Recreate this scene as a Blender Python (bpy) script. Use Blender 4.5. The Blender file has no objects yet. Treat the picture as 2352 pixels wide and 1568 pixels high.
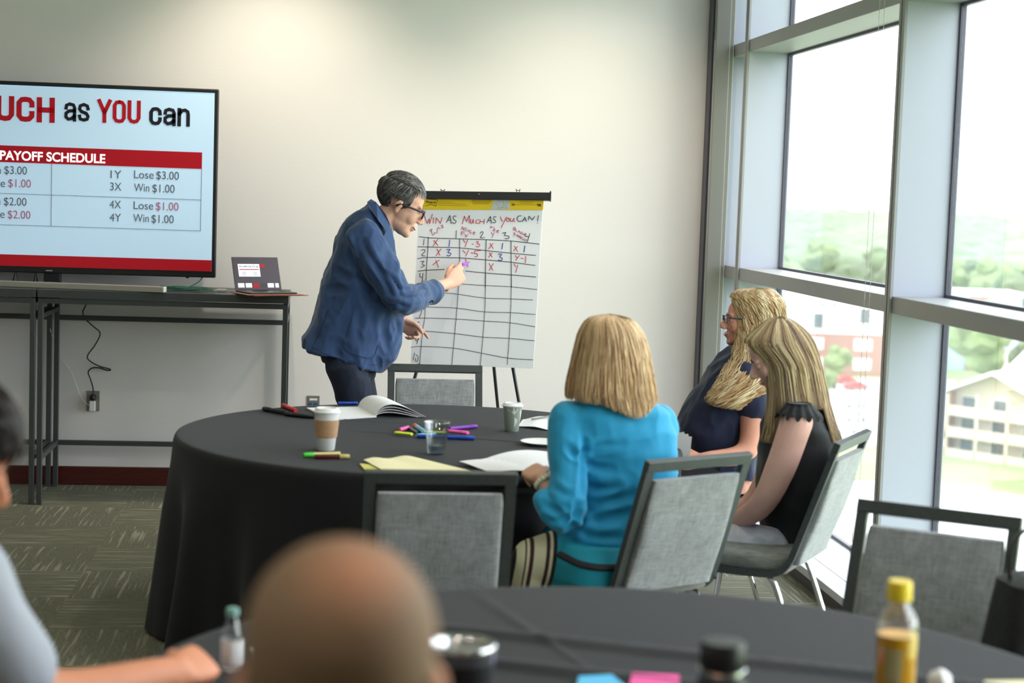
import bpy, bmesh, math, random
from mathutils import Vector, Matrix, noise
import numpy as np
random.seed(7)
SC = bpy.context.scene
COL = SC.collection
PI = math.pi
R = math.radians

# ------------------------------------------------------------------ camera
F_PX, PITCH, ROLL, YAW, EYE = 3900.0, R(4.88), R(1.93), R(6.5), 1.70
def _cam_axes():
    M = np.array([[1, 0, 0], [0, 0, -1], [0, 1, 0]], float)
    cy, sy = math.cos(YAW), math.sin(YAW); Ry = np.array([[cy, 0, -sy], [0, 1, 0], [sy, 0, cy]])
    cp, sp = math.cos(PITCH), math.sin(PITCH); Rp = np.array([[1, 0, 0], [0, cp, -sp], [0, sp, cp]])
    cr, sr = math.cos(ROLL), math.sin(ROLL); Rr = np.array([[cr, -sr, 0], [sr, cr, 0], [0, 0, 1]])
    return Rr @ Rp @ Ry @ M
AX = _cam_axes()
cam_data = bpy.data.cameras.new('camera')
cam = bpy.data.objects.new('camera', cam_data); COL.objects.link(cam)
cam_data.sensor_width = 36.0
cam_data.lens = F_PX / 2352 * 36.0
cam_data.clip_start = 0.05; cam_data.clip_end = 6000
_r, _d, _f = AX[0], AX[1], AX[2]
cam.matrix_world = Matrix(((_r[0], -_d[0], -_f[0], 0), (_r[1], -_d[1], -_f[1], 0), (_r[2], -_d[2], -_f[2], EYE), (0, 0, 0, 1)))
cam_data.dof.use_dof = True
cam_data.dof.focus_distance = 8.3
cam_data.dof.aperture_fstop = 2.5
SC.camera = cam

# ------------------------------------------------------------------ world, light, exposure
w = bpy.data.worlds.new('overcast_sky'); SC.world = w; w.use_nodes = True
nt = w.node_tree; nt.nodes.clear()
wo = nt.nodes.new('ShaderNodeOutputWorld'); bg = nt.nodes.new('ShaderNodeBackground')
tc = nt.nodes.new('ShaderNodeTexCoord'); sep = nt.nodes.new('ShaderNodeSeparateXYZ'); rp = nt.nodes.new('ShaderNodeValToRGB')
nt.links.new(tc.outputs['Generated'], sep.inputs[0]); nt.links.new(sep.outputs['Z'], rp.inputs[0])
rp.color_ramp.elements[0].position = 0.0; rp.color_ramp.elements[0].color = (.92, .95, 1.0, 1)
rp.color_ramp.elements[1].position = 0.7; rp.color_ramp.elements[1].color = (.86, .91, 1.0, 1)
nt.links.new(rp.outputs[0], bg.inputs['Color']); bg.inputs['Strength'].default_value = 4.0
nt.links.new(bg.outputs[0], wo.inputs['Surface'])

sun_d = bpy.data.lights.new('sun', 'SUN'); sun_d.energy = 1.4; sun_d.angle = R(12); sun_d.color = (1, .97, .9)
sun = bpy.data.objects.new('sun', sun_d); COL.objects.link(sun)
sun.rotation_euler = (R(48), 0, R(-60))      # veiled sun from behind the building: lights the town, not the room

por_d = bpy.data.lights.new('window_portal', 'AREA'); por_d.shape = 'RECTANGLE'; por_d.size = 8.0; por_d.size_y = 3.4
por_d.cycles.is_portal = True
por = bpy.data.objects.new('window_portal', por_d); COL.objects.link(por)
por.matrix_world = Matrix(((0, 0, 1, 2.62), (1, 0, 0, 5.58), (0, 1, 0, 1.68), (0, 0, 0, 1)))

SC.view_settings.view_transform = 'Standard'; SC.view_settings.look = 'None'
SC.view_settings.gamma = 1.0; SC.view_settings.use_curve_mapping = False
SC.view_settings.exposure = 1.04
SC.cycles.use_denoising = True
SC.cycles.max_bounces = 8; SC.cycles.diffuse_bounces = 4; SC.cycles.glossy_bounces = 3; SC.cycles.transmission_bounces = 6
SC.cycles.transparent_max_bounces = 12; SC.cycles.sample_clamp_indirect = 6.0; SC.cycles.caustics_reflective = False; SC.cycles.caustics_refractive = False

# ------------------------------------------------------------------ point helpers (a photo pixel met with a real plane)
def _ray(x, y):
    return Vector(AX.T @ np.array([(x - 1176) / F_PX, (y - 784) / F_PX, 1.0]))
CAM = Vector((0, 0, EYE))
def at(x, y, Y=None, X=None, Z=None):
    d = _ray(x, y)
    if Y is not None: t = Y / d.y
    elif X is not None: t = X / d.x
    else: t = (Z - EYE) / d.z
    return CAM + d * t
def at_plane(x, y, p, n):
    d = _ray(x, y); return CAM + d * ((p - CAM).dot(n) / d.dot(n))

# ------------------------------------------------------------------ materials
def srgb(r, g, b):
    f = lambda c: (c / 255 / 12.92) if c <= 10.31 else (((c / 255) + .055) / 1.055) ** 2.4
    return (f(r), f(g), f(b), 1)
MC = {}
def mat(name, color, rough=.5, metal=0, var=0, scale=20, bump=0, bscale=80, spec=.5, sheen=0, stretch=None, emit=0, coat=0, attr=None, weave=0, coord='Object'):
    if name in MC: return MC[name]
    m = bpy.data.materials.new(name); m.use_nodes = True; n = m.node_tree; b = n.nodes['Principled BSDF']
    b.inputs['Base Color'].default_value = color; b.inputs['Roughness'].default_value = rough
    b.inputs['Metallic'].default_value = metal; b.inputs['Specular IOR Level'].default_value = spec
    b.inputs['Sheen Weight'].default_value = sheen; b.inputs['Coat Weight'].default_value = coat
    if sheen: b.inputs['Sheen Roughness'].default_value = .4
    tcn = n.nodes.new('ShaderNodeTexCoord'); mp = n.nodes.new('ShaderNodeMapping'); n.links.new(tcn.outputs[coord], mp.inputs[0])
    if stretch: mp.inputs['Scale'].default_value = stretch
    src = None
    if attr:
        a = n.nodes.new('ShaderNodeAttribute'); a.attribute_name = attr; src = a.outputs['Color']
        n.links.new(src, b.inputs['Base Color'])
    if var:
        nz = n.nodes.new('ShaderNodeTexNoise'); nz.inputs['Scale'].default_value = scale; nz.inputs['Detail'].default_value = 4
        n.links.new(mp.outputs[0], nz.inputs['Vector'])
        mr = n.nodes.new('ShaderNodeMapRange'); mr.inputs[1].default_value = .3; mr.inputs[2].default_value = .7
        mr.inputs[3].default_value = 1 - var; mr.inputs[4].default_value = 1 + var
        n.links.new(nz.outputs['Fac'], mr.inputs[0])
        vm = n.nodes.new('ShaderNodeVectorMath'); vm.operation = 'SCALE'
        if src: n.links.new(src, vm.inputs[0])
        else: vm.inputs[0].default_value = color[:3]
        n.links.new(mr.outputs[0], vm.inputs['Scale']); n.links.new(vm.outputs[0], b.inputs['Base Color'])
        if weave:
            vals = []
            for st in ((1, 1, 12), (12, 1, 1)):
                m2 = n.nodes.new('ShaderNodeMapping'); m2.inputs['Scale'].default_value = st; n.links.new(tcn.outputs[coord], m2.inputs[0])
                z2 = n.nodes.new('ShaderNodeTexNoise'); z2.inputs['Scale'].default_value = weave; z2.inputs['Detail'].default_value = 2
                n.links.new(m2.outputs[0], z2.inputs['Vector']); vals.append(z2.outputs['Fac'])
            ad = n.nodes.new('ShaderNodeMath'); ad.operation = 'ADD'; n.links.new(vals[0], ad.inputs[0]); n.links.new(vals[1], ad.inputs[1])
            mr2 = n.nodes.new('ShaderNodeMapRange'); mr2.inputs[1].default_value = .7; mr2.inputs[2].default_value = 1.3
            mr2.inputs[3].default_value = .72; mr2.inputs[4].default_value = 1.28; n.links.new(ad.outputs[0], mr2.inputs[0])
            v2 = n.nodes.new('ShaderNodeVectorMath'); v2.operation = 'SCALE'; n.links.new(vm.outputs[0], v2.inputs[0]); n.links.new(mr2.outputs[0], v2.inputs['Scale'])
            n.links.new(v2.outputs[0], b.inputs['Base Color'])
    if bump:
        nb = n.nodes.new('ShaderNodeTexNoise'); nb.inputs['Scale'].default_value = bscale; nb.inputs['Detail'].default_value = 3
        n.links.new(mp.outputs[0], nb.inputs['Vector'])
        bp = n.nodes.new('ShaderNodeBump'); bp.inputs['Strength'].default_value = bump; bp.inputs['Distance'].default_value = .01
        n.links.new(nb.outputs['Fac'], bp.inputs['Height']); n.links.new(bp.outputs[0], b.inputs['Normal'])
    if emit:
        b.inputs['Emission Color'].default_value = color; b.inputs['Emission Strength'].default_value = emit
    MC[name] = m; return m
def clear_mat(name, tint=(1, 1, 1, 1), rough=.02, gloss=.08):
    if name in MC: return MC[name]
    m = bpy.data.materials.new(name); m.use_nodes = True; n = m.node_tree; n.nodes.clear()
    o = n.nodes.new('ShaderNodeOutputMaterial'); t = n.nodes.new('ShaderNodeBsdfTransparent'); g = n.nodes.new('ShaderNodeBsdfGlossy')
    mx = n.nodes.new('ShaderNodeMixShader'); lw = n.nodes.new('ShaderNodeLayerWeight'); lw.inputs['Blend'].default_value = .25
    mu = n.nodes.new('ShaderNodeMath'); mu.operation = 'MULTIPLY_ADD'; mu.inputs[1].default_value = .6; mu.inputs[2].default_value = gloss
    n.links.new(lw.outputs['Facing'], mu.inputs[0]); t.inputs[0].default_value = tint; g.inputs['Roughness'].default_value = rough
    n.links.new(mu.outputs[0], mx.inputs[0]); n.links.new(t.outputs[0], mx.inputs[1]); n.links.new(g.outputs[0], mx.inputs[2]); n.links.new(mx.outputs[0], o.inputs[0])
    MC[name] = m; return m

# ------------------------------------------------------------------ object helpers
def smooth_mesh(me, on=True, angle=None):
    if on and len(me.polygons): me.polygons.foreach_set('use_smooth', [True] * len(me.polygons))
def obj(name, bm, m=None, parent=None, smooth=False, world=False, auto=None):
    """link a bmesh or mesh as one object; with world=True the geometry is in world space and is moved into the parent's frame"""
    if isinstance(bm, bpy.types.Mesh): me = bm
    else:
        me = bpy.data.meshes.new(name); bm.normal_update(); bm.to_mesh(me); bm.free()
    if smooth: smooth_mesh(me)
    if auto is not None:
        smooth_mesh(me); me.set_sharp_from_angle(angle=R(auto))
    for x in (m if isinstance(m, (list, tuple)) else [m]):
        if x is not None: me.materials.append(x)
    o = bpy.data.objects.new(name, me); COL.objects.link(o)
    if parent is not None:
        o.parent = parent
        if world: me.transform(wm(parent).inverted())
    return o
def wm(o):
    M = Matrix.Translation(o.location) @ o.rotation_euler.to_matrix().to_4x4() @ Matrix.Diagonal((*o.scale, 1))
    return (wm(o.parent) @ M) if o.parent else M
def tag(o, label, cat, group=None, kind=None):
    o['label'] = label; o['category'] = cat
    if group: o['group'] = group
    if kind: o['kind'] = kind
    return o
def thing(name, label, cat, loc=(0, 0, 0), rz=0, group=None):
    o = bpy.data.objects.new(name, None); COL.objects.link(o); o.empty_display_size = .1
    o.location = loc; o.rotation_euler = (0, 0, rz); return tag(o, label, cat, group)
def struct(name, bm, m, parent=None, **k):
    o = obj(name, bm, m, parent, **k)
    if parent is None: o['kind'] = 'structure'
    return o
def sthing(name, loc=(0, 0, 0)):
    o = bpy.data.objects.new(name, None); COL.objects.link(o); o.location = loc; o['kind'] = 'structure'; o.empty_display_size = .1; return o
def dup(root, loc, rz=0, label=None, group=None, scale=None):
    r = root.copy(); COL.objects.link(r); r.location = loc; r.rotation_euler = (0, 0, rz)
    if scale: r.scale = scale
    if label: r['label'] = label
    if group: r['group'] = group
    for ch in list(root.children):
        c = ch.copy(); COL.objects.link(c); c.parent = r
        for g in list(ch.children):
            d = g.copy(); COL.objects.link(d); d.parent = c
    return r

# ------------------------------------------------------------------ shape helpers
def BM(): return bmesh.new()
def box(bm, x0, x1, y0, y1, z0, z1, bev=0, M=None, seg=2):
    g = bmesh.ops.create_cube(bm, size=1)['verts']
    S = Matrix.Translation(((x0 + x1) / 2, (y0 + y1) / 2, (z0 + z1) / 2)) @ Matrix.Diagonal((x1 - x0, y1 - y0, z1 - z0, 1))
    bmesh.ops.transform(bm, matrix=S, verts=g)
    if bev:
        es = list({e for v in g for e in v.link_edges})
        r = bmesh.ops.bevel(bm, geom=es, offset=bev, segments=seg, affect='EDGES', profile=.5)
        g = list({v for f in r['faces'] for v in f.verts} | {v for v in g if v.is_valid})
    if M is not None:
        # every vertex made by this call
        bmesh.ops.transform(bm, matrix=M, verts=[v for v in g if v.is_valid])
    return bm
def bx(*a, **k): return box(BM(), *a, **k)
def lathe(prof, n=32, M=None, bm=None, cap=True):
    bm = bm or BM(); rings = []
    for r, z in prof:
        rings.append([bm.verts.new((r * math.cos(2 * PI * i / n), r * math.sin(2 * PI * i / n), z)) for i in range(n)])
    for a, b in zip(rings, rings[1:]):
        for i in range(n): bm.faces.new((a[i], a[(i + 1) % n], b[(i + 1) % n], b[i]))
    if cap:
        if prof[0][0] > 1e-6: bm.faces.new(rings[0][::-1])
        if prof[-1][0] > 1e-6: bm.faces.new(rings[-1])
    if M is not None: bmesh.ops.transform(bm, matrix=M, verts=[v for r in rings for v in r])
    return bm
def catmull(P, k=6):
    P = [Vector(p) for p in P]
    if len(P) < 3: return P
    Q = [P[0] * 2 - P[1]] + P + [P[-1] * 2 - P[-2]]; out = []
    for i in range(1, len(Q) - 2):
        for j in range(k):
            t = j / k; a, b, c, d = Q[i - 1], Q[i], Q[i + 1], Q[i + 2]
            out.append(.5 * ((2 * b) + (c - a) * t + (2 * a - 5 * b + 4 * c - d) * t * t + (3 * b - a - 3 * c + d) * t ** 3))
    out.append(P[-1]); return out
def sweep(path, rad, n=10, bm=None, flat=1.0, up=None, cap=True, square=False):
    """tube along a path; rad: number, list or function of 0..1; flat squashes the second axis"""
    bm = bm or BM(); P = [Vector(p) for p in path]; m = len(P); rings = []
    t0 = (P[1] - P[0]).normalized(); ref = Vector(up) if up else (Vector((0, 0, 1)) if abs(t0.z) < .9 else Vector((1, 0, 0)))
    u = (ref - t0 * ref.dot(t0)).normalized()
    for i, p in enumerate(P):
        t = (P[min(i + 1, m - 1)] - P[max(i - 1, 0)]).normalized()
        if up: u = Vector(up) - t * Vector(up).dot(t)
        else: u = u - t * u.dot(t)
        u.normalize(); v = t.cross(u)
        r = rad(i / (m - 1)) if callable(rad) else (rad[i] if isinstance(rad, list) else rad)
        ra, rb = (r if isinstance(r, tuple) else (r, r * flat))
        ring = []
        for k in range(n):
            a = 2 * PI * (k + (.5 if square else 0)) / n; ca, sa = math.cos(a), math.sin(a)
            if square: ca, sa = math.copysign(1, ca), math.copysign(1, sa)
            ring.append(bm.verts.new(p + v * ra * ca + u * rb * sa))
        rings.append(ring)
    for a, b in zip(rings, rings[1:]):
        for k in range(n): bm.faces.new((a[k], a[(k + 1) % n], b[(k + 1) % n], b[k]))
    if cap: bm.faces.new(rings[0][::-1]); bm.faces.new(rings[-1])
    return bm
def loft(secs, n=32, bm=None, cap=True, power=2.0):
    """secs: (centre, half-axis u, half-axis v)"""
    bm = bm or BM(); rings = []
    for c, u, v in secs:
        c, u, v = Vector(c), Vector(u), Vector(v); ring = []
        for k in range(n):
            a = 2 * PI * k / n; ca, sa = math.cos(a), math.sin(a); e = 2 / power
            ring.append(bm.verts.new(c + u * math.copysign(abs(ca) ** e, ca) + v * math.copysign(abs(sa) ** e, sa)))
        rings.append(ring)
    for a, b in zip(rings, rings[1:]):
        for k in range(n): bm.faces.new((a[k], a[(k + 1) % n], b[(k + 1) % n], b[k]))
    if cap: bm.faces.new(rings[0][::-1]); bm.faces.new(rings[-1])
    bmesh.ops.recalc_face_normals(bm, faces=bm.faces[:]) if bm else None
    return bm
def ell(bm, c, r, M=None, seg=20):
    T = Matrix.Translation(c) @ Matrix.Diagonal((*r, 1))
    bmesh.ops.create_uvsphere(bm, u_segments=seg, v_segments=max(8, seg * 2 // 3), radius=1, matrix=(M @ T) if M is not None else T)
    return bm
def poly(bm, pts, z=None):
    vs = [bm.verts.new(p) for p in pts]; return bm.faces.new(vs)
def fuse(bm, voxel=.006, smooth=4, name='body', fac=.5):
    me = bpy.data.meshes.new(name); bmesh.ops.recalc_face_normals(bm, faces=bm.faces[:]); bm.to_mesh(me); bm.free()
    o = bpy.data.objects.new('tmp', me); COL.objects.link(o)
    r = o.modifiers.new('r', 'REMESH'); r.mode = 'VOXEL'; r.voxel_size = voxel; r.use_smooth_shade = True
    if smooth: s = o.modifiers.new('s', 'SMOOTH'); s.iterations = smooth; s.factor = fac
    dg = bpy.context.evaluated_depsgraph_get(); me2 = bpy.data.meshes.new_from_object(o.evaluated_get(dg))
    me2.name = name; bpy.data.objects.remove(o); me2.materials.clear(); smooth_mesh(me2); return me2
def ribbon(bm, pts, w, nrm, round_=False):
    """flat marker stroke through world points, width w, lying on the plane with normal nrm"""
    P = [Vector(p) for p in pts]; L_, R_ = [], []
    for i, p in enumerate(P):
        t = (P[min(i + 1, len(P) - 1)] - P[max(i - 1, 0)]).normalized(); s_ = nrm.cross(t).normalized() * w / 2
        if i == 0: p = p - t * w * .3
        if i == len(P) - 1: p = p + t * w * .3
        L_.append(bm.verts.new(p + s_)); R_.append(bm.verts.new(p - s_))
    for i in range(len(P) - 1): bm.faces.new((L_[i], R_[i], R_[i + 1], L_[i + 1]))
    return bm
def text_mesh(s, size=1, bold=0, xs=1.0, extrude=0, align='LEFT', space=1.0):
    c = bpy.data.curves.new('t', 'FONT'); c.body = s; c.size = size; c.offset = bold; c.extrude = extrude; c.align_x = align; c.space_character = space
    o = bpy.data.objects.new('t', c); COL.objects.link(o); dg = bpy.context.evaluated_depsgraph_get()
    me = bpy.data.meshes.new_from_object(o.evaluated_get(dg)); bpy.data.objects.remove(o); me.materials.clear()
    me.transform(Matrix.Diagonal((xs, 1, 1, 1))); return me
def frame_M(o, x, y, z):
    return Matrix(((x[0], y[0], z[0], o[0]), (x[1], y[1], z[1], o[1]), (x[2], y[2], z[2], o[2]), (0, 0, 0, 1)))

# ------------------------------------------------------------------ the room
WALL_Y, CORNER_X, FIN_X, GLASS_X, CEIL, LEFT_X, BACK_Y = 9.686, 2.19, 2.30, 2.517, 3.4, -5.2, -4.0
m_wall = mat('warm_white_paint', (.75, .716, .706, 1), .75, var=.015, scale=3, bump=.05, bscale=220, coord='Generated')
m_ceil = mat('ceiling_white', (.75, .75, .73, 1), .9)
m_base = mat('cherry_baseboard', srgb(74, 26, 22), .35, var=.25, scale=6, stretch=(1, 4, 12))
m_alu = mat('grey_aluminium_paint', srgb(150, 152, 152), .45, metal=0, spec=.5)
m_fin = mat('blue_grey_mullion_paint', srgb(176, 181, 195), .4, spec=.5)
m_dark = mat('dark_glazing_gasket', srgb(72, 70, 84), .45)
m_sill = mat('white_sill_laminate', srgb(225, 228, 235), .3)
m_colm = mat('grey_column_cladding', srgb(136, 136, 130), .55)
m_fascia = mat('dark_fascia', srgb(80, 78, 82), .5)

# carpet
m_carpet = bpy.data.materials.new('carpet_tile'); m_carpet.use_nodes = True
n = m_carpet.node_tree; b = n.nodes['Principled BSDF']; b.inputs['Roughness'].default_value = .95; b.inputs['Specular IOR Level'].default_value = .1
L = n.links.new; N = n.nodes.new
tcn = N('ShaderNodeTexCoord'); ck = N('ShaderNodeTexChecker'); ck.inputs['Scale'].default_value = 1 / .5
ck.inputs['Color1'].default_value = (0, 0, 0, 1); ck.inputs['Color2'].default_value = (1, 1, 1, 1); L(tcn.outputs['Object'], ck.inputs[0])
def streak(sx, sy, lo, hi, sc):
    mp = N('ShaderNodeMapping'); mp.inputs['Scale'].default_value = (sx, sy, 1); L(tcn.outputs['Object'], mp.inputs[0])
    z = N('ShaderNodeTexNoise'); z.inputs['Scale'].default_value = sc; z.inputs['Detail'].default_value = 1; L(mp.outputs[0], z.inputs['Vector'])
    mr = N('ShaderNodeMapRange'); mr.inputs[1].default_value = lo; mr.inputs[2].default_value = hi; L(z.outputs['Fac'], mr.inputs[0]); return mr.outputs[0]
mixs = N('ShaderNodeMix'); L(ck.outputs['Color'], mixs.inputs[0]); L(streak(1, 22, .55, .68, 2.6), mixs.inputs[2]); L(streak(22, 1, .55, .68, 2.6), mixs.inputs[3])
mixf = N('ShaderNodeMix'); L(ck.outputs['Color'], mixf.inputs[0]); L(streak(1, 10, .2, .8, 22), mixf.inputs[2]); L(streak(10, 1, .2, .8, 22), mixf.inputs[3])
c1 = N('ShaderNodeMix'); c1.data_type = 'RGBA'; c1.inputs[6].default_value = srgb(92, 91, 78); c1.inputs[7].default_value = srgb(120, 119, 104); L(mixf.outputs[0], c1.inputs[0])
c2 = N('ShaderNodeMix'); c2.data_type = 'RGBA'; c2.inputs[7].default_value = srgb(146, 144, 126); L(mixs.outputs[0], c2.inputs[0]); L(c1.outputs[2], c2.inputs[6])
L(c2.outputs[2], b.inputs['Base Color'])
bp = N('ShaderNodeBump'); bp.inputs['Strength'].default_value = .4; bp.inputs['Distance'].default_value = .004; L(mixf.outputs[0], bp.inputs['Height']); L(bp.outputs[0], b.inputs['Normal'])

struct('floor', bx(LEFT_X, CORNER_X, BACK_Y, WALL_Y, -.12, 0), m_carpet)
struct('ceiling', bx(LEFT_X, 2.6, BACK_Y, WALL_Y + .1, CEIL, CEIL + .12), m_ceil)
struct('wall_back', bx(LEFT_X, CORNER_X + .02, WALL_Y, WALL_Y + .15, -.12, CEIL), m_wall)
struct('wall_left', bx(LEFT_X - .15, LEFT_X, BACK_Y, WALL_Y, -.12, CEIL), m_wall)
struct('wall_rear', bx(LEFT_X, 2.6, BACK_Y - .15, BACK_Y, -.12, CEIL), m_wall)
struct('baseboard_back', bx(LEFT_X, CORNER_X, WALL_Y - .016, WALL_Y, 0, .105, bev=.004), m_base)
struct('baseboard_left', bx(LEFT_X, LEFT_X + .016, BACK_Y, WALL_Y - .02, 0, .105, bev=.004), m_base)
# column closing the corner beside the window wall
col = sthing('trim_1', (2.245, 9.6, 0))
obj('column_cladding', bx(CORNER_X, FIN_X, 9.54, WALL_Y + .12, .0, CEIL, bev=.006), m_colm, col, world=True)
obj('corner_bead', sweep([(CORNER_X + .004, 9.552, .02), (CORNER_X + .004, 9.552, 2.62)], .009, 10), m_alu, col, world=True, smooth=True)
obj('jamb_panel', bx(FIN_X, GLASS_X + .05, 9.58, 9.83, 0, CEIL), m_fin, col, world=True)
obj('column_shade_strip', bx(CORNER_X - .012, CORNER_X, 9.585, WALL_Y, .09, CEIL, bev=.003), m_dark, col, world=True)  # dark strip standing in for shade on the column's side away from the windows

m_pane = clear_mat('window_glass', (.96, .98, .97, 1), .0, .02)
T1, T2 = (1.279, 1.349), (2.530, 2.598)     # transoms
fins = [9.22, 6.68, 4.12, 1.56]
tops = [9.58] + fins
for i in range(len(fins)):
    y1 = 9.58 if i == 0 else fins[i - 1] - .033
    y0 = fins[i] + .033
    wn = sthing('window_%d' % (i + 1), (2.4, (y0 + y1) / 2, 0))
    fy = fins[i]
    obj('mullion', bx(FIN_X, GLASS_X + .03, fy - .033, fy + .033, .086, CEIL), m_fin, wn, world=True)
    obj('mullion_nosing', box(bx(FIN_X - .012, FIN_X, fy - .033, fy - .006, .086, CEIL, bev=.002), FIN_X - .012, FIN_X, fy + .006, fy + .033, .086, CEIL, bev=.002), m_alu, wn, world=True)
    for a, c in (T1, T2):
        obj('transom', bx(FIN_X, GLASS_X + .03, y0, y1, a, c, bev=.003), m_alu, wn, world=True)
    gx0, gx1 = GLASS_X, GLASS_X + .022
    for a, c in ((.09, T1[0]), (T1[1], T2[0]), (T2[1], CEIL)):
        g = .013
        bm = BM()
        box(bm, gx0, gx1, y0, y1, a, a + g); box(bm, gx0, gx1, y0, y1, c - g, c)
        box(bm, gx0, gx1, y0, y0 + g, a + g, c - g); box(bm, gx0, gx1, y1 - g, y1, a + g, c - g)
        obj('glazing_frame', bm, m_dark, wn, world=True)
        obj('pane', bx(gx0 + .008, gx0 + .014, y0 + g, y1 - g, a + g, c - g), m_pane, wn, world=True)
    obj('sill', bx(FIN_X - .004, GLASS_X + .03, y0 - .066, y1, .05, .0865), m_sill, wn, world=True)
    obj('sill_ledge', bx(CORNER_X - .005, FIN_X - .008, y0 - .066, y1, .05, .086, bev=.003), m_sill, wn, world=True)
    obj('fascia', bx(CORNER_X, GLASS_X + .03, y0 - .066, y1, -.12, .05), m_fascia, wn, world=True)
struct('wall_right_light_block', bx(CORNER_X, 2.6, BACK_Y, 1.527, -.12, CEIL), m_wall)  # unseen solid wall put in place of further windows to cut ambient light
struct('trim_2', bx(CORNER_X + .01, 2.7, BACK_Y, 9.8, -.3, -.12), m_fascia)

# ceiling downlights: warm washers along the far wall, softer unseen ones added through the room for ambient light
m_lamp_trim = mat('downlight_trim', (.8, .8, .8, 1), .4); m_lens = mat('downlight_lens', (1, .86, .66, 1), .5, emit=6)
def downlight(x, y, watt, spot, color=(1, .83, .62), tilt=(0, 0), blend=.9, lab=''):
    t = thing('ceiling_downlight', lab, 'light', (x, y, CEIL), 0, 'recessed ceiling downlights')
    obj('trim_ring', lathe([(.06, 0), (.085, 0), (.085, -.008), (.06, -.012), (.06, 0)], 24, cap=False), m_lamp_trim, t, smooth=True)
    obj('lens', lathe([(.0, -.004), (.058, -.004)], 24, cap=False), m_lens, t)
    d = bpy.data.lights.new('downlight_lamp', 'SPOT'); d.energy = watt; d.spot_size = R(spot); d.spot_blend = blend; d.color = color; d.shadow_soft_size = .05
    o = bpy.data.objects.new('downlight_lamp', d); COL.objects.link(o); o.location = (x, y, CEIL - .03); o.rotation_euler = (R(tilt[0]), R(tilt[1]), 0)
WASH = [(-.30, 8.75), (1.40, 8.45)]
for x, y in WASH: downlight(x, y, 52, 100, (1, .87, .72), (20, 0), lab='recessed warm ceiling downlight close to the far wall, ' + ('over the television end' if x < 0 else 'over the flip chart end'))
for x in (-3.2, -1.2, .8):
    for y in (6.3, 3.6, .9, -1.8): downlight(x, y, 20, 130, (1, .93, .84), lab='unseen ceiling downlight added for ambient light, in the %s row from the far wall, %s column' % ({6.3: 'first', 3.6: 'second', .9: 'third', -1.8: 'fourth'}[y], {-3.2: 'left', -1.2: 'middle', .8: 'window side'}[x]))

# ------------------------------------------------------------------ the town below (ground 31 m under the floor)
G = -31.0
m_grass = mat('mown_grass', (.22, .29, .12, 1), .95, var=.2, scale=.15)
m_asph = mat('pale_asphalt', (.42, .42, .42, 1), .9, var=.08, scale=.2)
m_conc = mat('pale_concrete', (.6, .6, .58, 1), .9)
m_leaf = mat('tree_leaves', (.16, .21, .09, 1), .8, var=.35, scale=.8, bump=.5, bscale=2)
m_leaf2 = mat('dark_tree_leaves', (.075, .115, .05, 1), .8, var=.35, scale=.8, bump=.5, bscale=2)
m_leaf3 = mat('hazy_far_trees', (.14, .185, .11, 1), .85, var=.25, scale=.05)
m_bark = mat('bark', (.12, .09, .06, 1), .9)
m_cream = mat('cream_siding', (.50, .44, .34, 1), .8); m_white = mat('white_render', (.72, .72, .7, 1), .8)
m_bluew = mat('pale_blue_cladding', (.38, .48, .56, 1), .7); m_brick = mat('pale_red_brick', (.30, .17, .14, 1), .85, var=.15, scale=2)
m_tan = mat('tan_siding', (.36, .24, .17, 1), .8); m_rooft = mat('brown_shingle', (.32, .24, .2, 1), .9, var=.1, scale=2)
m_glassd = mat('dark_window_glass', (.10, .12, .13, 1), .2); m_rooff = mat('white_flat_roof', (.75, .75, .74, 1), .8)

bm = BM(); poly(bm, [(12, -900, G), (3200, -900, G), (3200, 6000, G), (-2600, 6000, G), (12, 14, G)]); struct('trim_3', bm, m_grass)['label'] = 'green ground of the town below the windows'
def ground_patch(name, pts, m, label, dz):
    bm = BM(); poly(bm, [(x, y, G + dz) for x, y in pts]); o = obj(name, bm, m); o['kind'] = 'structure'; o['label'] = label; return o
ground_patch('parking_lot', [(58, 226), (100, 226), (122, 316), (60, 316)], m_asph, 'pale car park below the windows', .05)
ground_patch('street', [(30, 60), (90, 60), (90, 176), (74, 196), (40, 196)], m_conc, 'bright pale street close below the tower', .04)

# tree crowns: lumpy leaf masses, shared by copies
def crown_mesh(seed, k=13, sub=2):
    rnd = random.Random(seed); bm = BM()
    for i in range(k):
        a = rnd.uniform(0, 2 * PI); rr = rnd.uniform(0, .62); z = rnd.uniform(-.45, .7)
        s = rnd.uniform(.3, .5) * (1.1 - .35 * abs(z))
        g = bmesh.ops.create_icosphere(bm, subdivisions=sub, radius=s, matrix=Matrix.Translation((rr * math.cos(a) * (1 - .4 * max(z, 0)), rr * math.sin(a) * (1 - .4 * max(z, 0)), z)))['verts']
        for v in g: v.co += (noise.noise_vector(v.co * 4.5 + Vector((seed, 0, 0)))) * .13
    return bm
def make_tree(seed, m, lab):
    t = thing('tree', lab, 'tree', (0, 0, G))
    o = obj('crown', crown_mesh(seed), m, t, smooth=False); o.location = (0, 0, .68); o.scale = (.42, .42, .38)
    obj('trunk', sweep([(0, 0, 0), (.01, 0, .25), (0, .01, .5)], [.045, .035, .025], 8), m_bark, t, smooth=True)
    return t
protos = [make_tree(3, m_leaf, ''), make_tree(5, m_leaf2, '')]
first = [True, True]
def tree(x, y, h, k, lab, grp='trees of the wood beyond the town'):
    p = protos[k]
    if first[k]:
        first[k] = False; p.location = (x, y, G); p.scale = (h, h, h); p['label'] = lab
        if grp: p['group'] = grp
        return p
    return dup(p, (x, y, G), random.uniform(0, 6), lab, grp, (h, h, h))
tree(109.5, 268, 17, 0, 'big round bright green tree behind the near roofs, seen right of the second mullion', None)
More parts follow.
